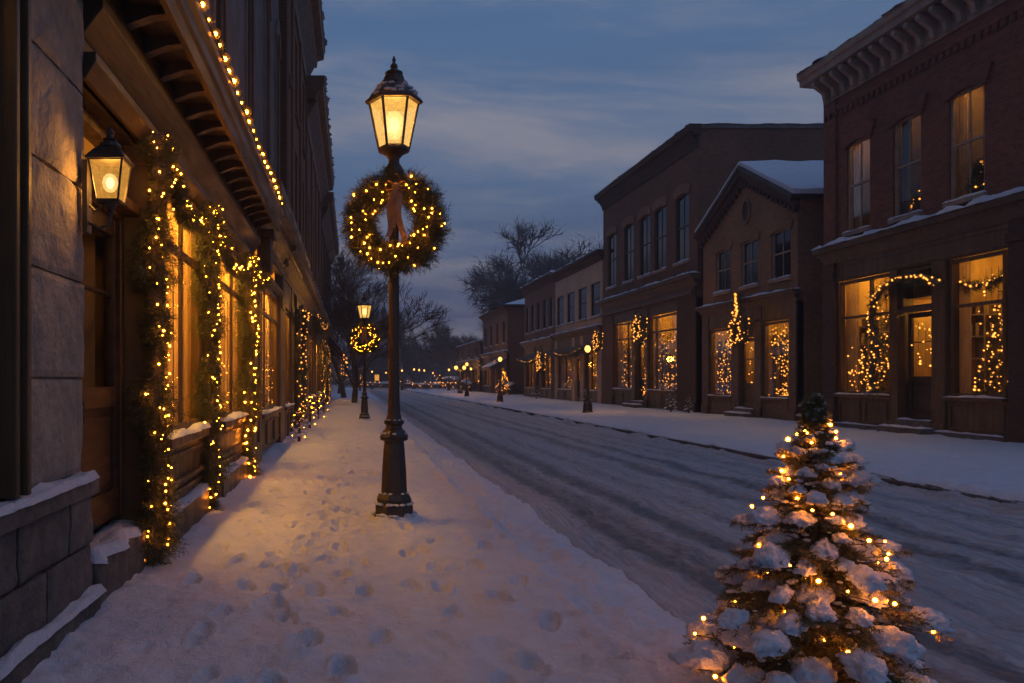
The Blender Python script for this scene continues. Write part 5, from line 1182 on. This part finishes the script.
# small snowy shrubs by the fronts
GS2 = 'small snowy shrubs beside the buildings'
for i, (x, y, h, rd, nb, lb) in enumerate(((12.7, 31.9, .85, .36, 0, 'small snowy shrub at the corner of the tall brown block'), (13.0, 30.9, .7, .26, 0, 'tiny snowy shrub beside the gabled shop front'),
        (13.0, 22.6, .9, .38, 0, 'small snowy shrub at the far corner of the tall red building'),
        (-1.12, 16.9, .75, .26, 10, 'snowy shrub with a few lights at the corner of the grey building'), (-1.15, 21.8, .95, .30, 16, 'lit snowy shrub by the door of the tall brown left building'), (-1.12, 26.3, .9, .30, 8, 'snowy shrub between the two brown left buildings'),
        (-1.1, 31.0, 1.0, .34, 10, 'snowy shrub in front of the left building with the snowy cornice'),
        (12.6, 43.4, .9, .4, 0, 'low snowy shrub at the pale tan building corner'), (12.3, 53.4, 1.0, .5, 0, 'low snowy shrub between pale tan and brown shops'), (12.6, 66.5, 2.2, .8, 40, 'lit spruce in the gap beside the low brown building'))):
    spruce('shrub', (x, y, 0), h, rd, lb, GS2, 'shrub', 60 + i, 34, 14, nb, .35, bulb=BULB_MID)

# ================================================================== bare trees
def tree_segments(seed, H, levels=6, spread=1.0, trunk_frac=.26):
    rg = random.Random(seed); trunk, crown = [], []
    def grow(p, d, ln, r0, lv):
        n = 3; pts = [p]; rads = [r0]
        for k in range(n):
            d = (d + Vector((rg.gauss(0, .12), rg.gauss(0, .12), rg.gauss(.03, .06)))).normalized(); p = p + d * ln / n; pts.append(p); rads.append(r0 * (1 - .42 * (k + 1) / n))
        (trunk if lv == 0 else crown).append((pts, rads, lv))
        if lv >= levels: return
        for c in range(rg.choice((2, 3, 3, 4)) if lv else 6):
            ang = rg.uniform(.28, .72) * spread; ax = d.orthogonal(); ax.rotate(Matrix.Rotation(rg.uniform(0, 6.283), 3, d)); nd2 = d.copy(); nd2.rotate(Matrix.Rotation(ang, 3, ax))
            at = pts[-1] if c < 2 else pts[rg.choice((1, 2))]
            grow(at, nd2, ln * rg.uniform(.62, .88) * (.95 if lv else 1.0), r0 * rg.uniform(.42, .60), lv + 1)
    grow(Vector((0, 0, -.1)), Vector((0, 0, 1)), H * trunk_frac, H * .020, 0)
    return trunk, crown
def bare_tree(seed, H, levels=6, spread=1.0, rmin=.012, tf=.26, spray=3):
    t, c = tree_segments(seed, H, levels, spread, tf); r = empty('bare_tree', (0, 0, 0)); tag(r, cat='tree')
    q = MB()
    for pts, rads, lv in t: q.tube(pts, rads, 8)
    build('trunk', q, 'bark', r)
    q = MB()
    for pts, rads, lv in c: q.tube(pts, [max(rmin, x) for x in rads], 5 if lv < 3 else 3)
    rng = np.random.default_rng(seed); e = [(pts[-1], (pts[-1] - pts[0]).normalized(), lv) for pts, rads, lv in c if lv >= levels - 3]
    P = np.array([tuple(a) for a, b, l in e]); D = np.array([tuple(b) for a, b, l in e])
    q.tris(needles(P - D * H * .02, D, np.full(len(P), H * .05), spray, H * .045, rmin * 1.1, rng, .8))
    build('crown', q, 'twig', r, recalc=False)
    return r
GT = 'bare winter trees behind the buildings'
tA = bare_tree(3, 18, 7, 1.0, .040, .22); tB = bare_tree(8, 15, 7, 1.05, .045, .22); tC = bare_tree(12, 9.5, 7, .95, .012, .30, 1)
def put(o, x, y, s, rz, lb, g=GT): o.location = (x, y, -.1); o.scale = (s, s, s); o.rotation_euler = (0, 0, rz); tag(o, lb, 'tree', g)
put(tA, 22.2, 93, 1.42, .3, 'largest bare tree rising behind the hipped roof building')
put(copy_tree(tA), 25, 98, 1.15, 2.1, 'bare tree overlapping the largest one, behind the low brown building')
put(tB, 17.5, 128, 1.0, 1.0, 'rounded bare tree behind the lowest farthest shop')
put(copy_tree(tB), 12.0, 150, .95, 2.0, 'bare tree at the street end, left of the rounded one')
put(copy_tree(tB), 4.5, 150, .7, 3.0, 'bare tree standing just right of the near lamp post, far off')
put(copy_tree(tB), 23, 138, 1.0, 4.0, 'bare tree right of the rounded one, behind the lowest shop')
put(tC, -.55, 57.5, 1.15, .5, 'bare street tree at the end of the left row, against the facades', 'bare street trees on the left pavement')
put(copy_tree(tC), .12, 46, 1.0, 2.2, 'slim bare street tree left of the second lamp post', 'bare street trees on the left pavement')
put(copy_tree(tC), -1.2, 76, 1.35, 4.0, 'tall bare street tree farthest down the left pavement', 'bare street trees on the left pavement')
put(copy_tree(tC), 1.0, 96, .95, 1.2, 'bare street tree seen between the two left lamp posts', 'bare street trees on the left pavement')
# lights wound on the last street tree
st = empty('string_lights', (-.55, 57.3, 1), 'cluster of fairy lights wound round a street tree trunk', 'string lights')
pts = [(-.55 + .22 * math.cos(k * .9), 57.5 - .05 - .25 * abs(math.sin(k * .9)), 1.6 + k * .045) for k in range(34)]
q = MB(); q.tube(pts, .012, 4); build('wire', q, 'twig', st); bulbs(st, pts, BULB_FAR, .04)

# ================================================================== far end: hills, woods, hedges
xx = np.linspace(-260, 620, 160)[None, :]; yy = np.linspace(0, 1, 24)[:, None]
ridge = 22 + 14 * fbm(xx * .006 + 3, xx * 0 + 1, 4) + 3.5 * fbm(xx * .09, xx * 0 + 2, 3)
m_ = rough_mat('woodland', (0.040, 0.042, 0.040), (0.12, 0.125, 0.13), .16, 1.0, .8, dist=.8); M['woodland'] = m_
tag(build('hills', MB().grid(np.stack(np.broadcast_arrays(xx, 300 + yy * 180 + 12 * fbm(xx * .02, yy * 3, 2), -1 + ridge * np.sin(yy * math.pi * .55) + 1.5 * fbm(xx * .2, yy * 14, 3)), -1)), 'woodland', smooth=True), 'dark wooded hills closing the street', 'hills', kind='structure')
q = MB(); protos = []
for sd_ in (21, 22, 23):
    t, c = tree_segments(sd_, 10, 4, 1.1); protos.append([(np.array([tuple(p) for p in pts]), rads, lv) for pts, rads, lv in t + c])
rg = random.Random(2)
for i in range(110):
    y = rg.uniform(165, 290); x = (rg.uniform(300, 520) - VX) / FOC * y; s_ = rg.uniform(.8, 1.5); a = rg.uniform(0, 6.28); c_, sn = math.cos(a), math.sin(a)
    for P, rads, lv in protos[i % 3]:
        W_ = np.stack([x + s_ * (P[:, 0] * c_ - P[:, 1] * sn), y + s_ * (P[:, 0] * sn + P[:, 1] * c_), P[:, 2] * s_ - .3], -1); q.tube(W_[[0, -1]] if lv > 2 else W_, [max(.03, r_ * s_) for r_ in ((rads[0], rads[-1]) if lv > 2 else rads)], 3)
tag(build('woods', q, 'twig', recalc=False), 'mass of bare trees filling the far end of the street', 'woods', kind='stuff')
# snow capped hedges and lit bushes at the street end
GH = 'snowy hedges at the far end of the street'
def hedge(x, y, rx, ry, h, lb, seed, lights=0):
    r = empty('hedge', (x, y, 0), lb, 'hedge', GH); rng = np.random.default_rng(seed)
    n = 700; a = rng.uniform(0, 2 * np.pi, n); t = rng.uniform(0, 1, n) ** .5; zt = h * np.sqrt(np.clip(1 - t * t * .85, 0, 1)) * rng.uniform(.35, 1, n)
    P = np.stack([x + rx * t * np.cos(a), y + ry * t * np.sin(a), zt * .85], -1); D = nrm(rng.normal(size=(n, 3)) + np.array([0, 0, .6]))
    q = MB(); q.tris(needles(P, D, np.full(n, .3), 6, .16, .04, rng)); build('foliage', q, 'twig', r, recalc=False)
    q = MB()
    for k in range(5): b = rng.uniform(0, 6.28); u = rng.uniform(.1, .8); q.blob((x + rx * u * math.cos(b), y + ry * u * math.sin(b), h * .82 * math.sqrt(1 - u * u * .8)), (rx * .30, ry * .30, h * .12), seed * 9 + k, .4, 2, 2)
    build('snow', q, 'snow', r, smooth=True, recalc=False)
    if lights: bulbs(r, [(x + rx * rnd.uniform(-.9, .9), y - ry * rnd.uniform(.3, .9), h * rnd.uniform(.35, 1)) for _ in range(lights)], BULB_FAR, .05)
for i, (x, y, rx, ry, h, nl_, lb) in enumerate(((8.3, 104, 2.0, 1.6, 1.1, 8, 'rounded lit hedge in front of the far globe lamps'), (10.8, 98, 2.2, 1.6, 1.2, 24, 'lit hedge left of the two globe lamp'), (12.2, 84, 1.2, 1.2, 1.5, 10, 'lit hedge in front of the lowest farthest shop'), (6.5, 128, 3, 2, 1.2, 10, 'low broad lit hedge far at the street end'), (13.2, 68, .9, .9, 1.3, 0, 'snowy hedge at the corner of the hipped roof building'),
        (3.2, 122, 3.5, 2, 1.1, 18, 'lit hedge seen just left of the near lamp post'), (-2.5, 100, 3, 2, 1.8, 0, 'snowy hedge past the end of the left row'), (14, 112, 3, 2, 2.0, 16, 'dark hedge before the woods right of the far globe lamps'))): hedge(x, y, rx, ry, h, lb, 80 + i, nl_)
for i, (px, Yf, lb) in enumerate(((372, 118, 'far globe lamp at the left of the street end, beside the second lit post'), (386, 135, 'far globe lamp just left of the near lamp post'), (402, 104, 'far globe lamp just right of the near lamp post'), (449, 96, 'far globe lamp behind the lit hedge'), (471, 88, 'far globe lamp before the lowest farthest shop'), (433, 140, 'farthest small globe lamp in front of the woods'))):
    o = copy_tree(post); o.location = ((px - VX) / FOC * Yf, Yf, .02); o['label'] = lb
hs = empty('cottage', (3.5, 150, 0), 'small far cottage with lit windows at the street end', 'house')
q = MB(); q.box(0, 9, 148, 156, -.3, 3.4); build('wall', q, 'brick_dark', hs)
q = MB(); q.add([(-.4, 147.5, 3.3), (9.4, 147.5, 3.3), (9.4, 156.5, 3.3), (-.4, 156.5, 3.3), (-.4, 152, 6), (9.4, 152, 6)], [(0, 1, 5, 4), (2, 3, 4, 5), (3, 0, 4), (1, 2, 5)]); build('roof', q, 'snow', hs)
M['window_glow'] = emit_mat('window_glow', (1, .42, .08), .9)
for x in (1.5, 4.2, 6.8): q = MB(); q.box(x, x + .8, 147.9, 147.97, 1.2, 2.3); build('window', q, 'window_glow', hs)

# ================================================================== evening haze
hm = bpy.data.materials.new('haze'); hm.use_nodes = True; t = hm.node_tree; t.nodes.clear()
ho = nd(t, 'ShaderNodeOutputMaterial'); pvn = nd(t, 'ShaderNodeVolumePrincipled'); pvn.inputs['Color'].default_value = (.72, .78, .92, 1); pvn.inputs['Density'].default_value = HAZE; pvn.inputs['Anisotropy'].default_value = .3
t.links.new(pvn.outputs[0], ho.inputs['Volume']); M['haze'] = hm
tag(build('haze', MB().box(-300, 660, -40, 520, -2.5, 60), 'haze'), 'thin cold evening haze filling the street', 'haze', kind='stuff')
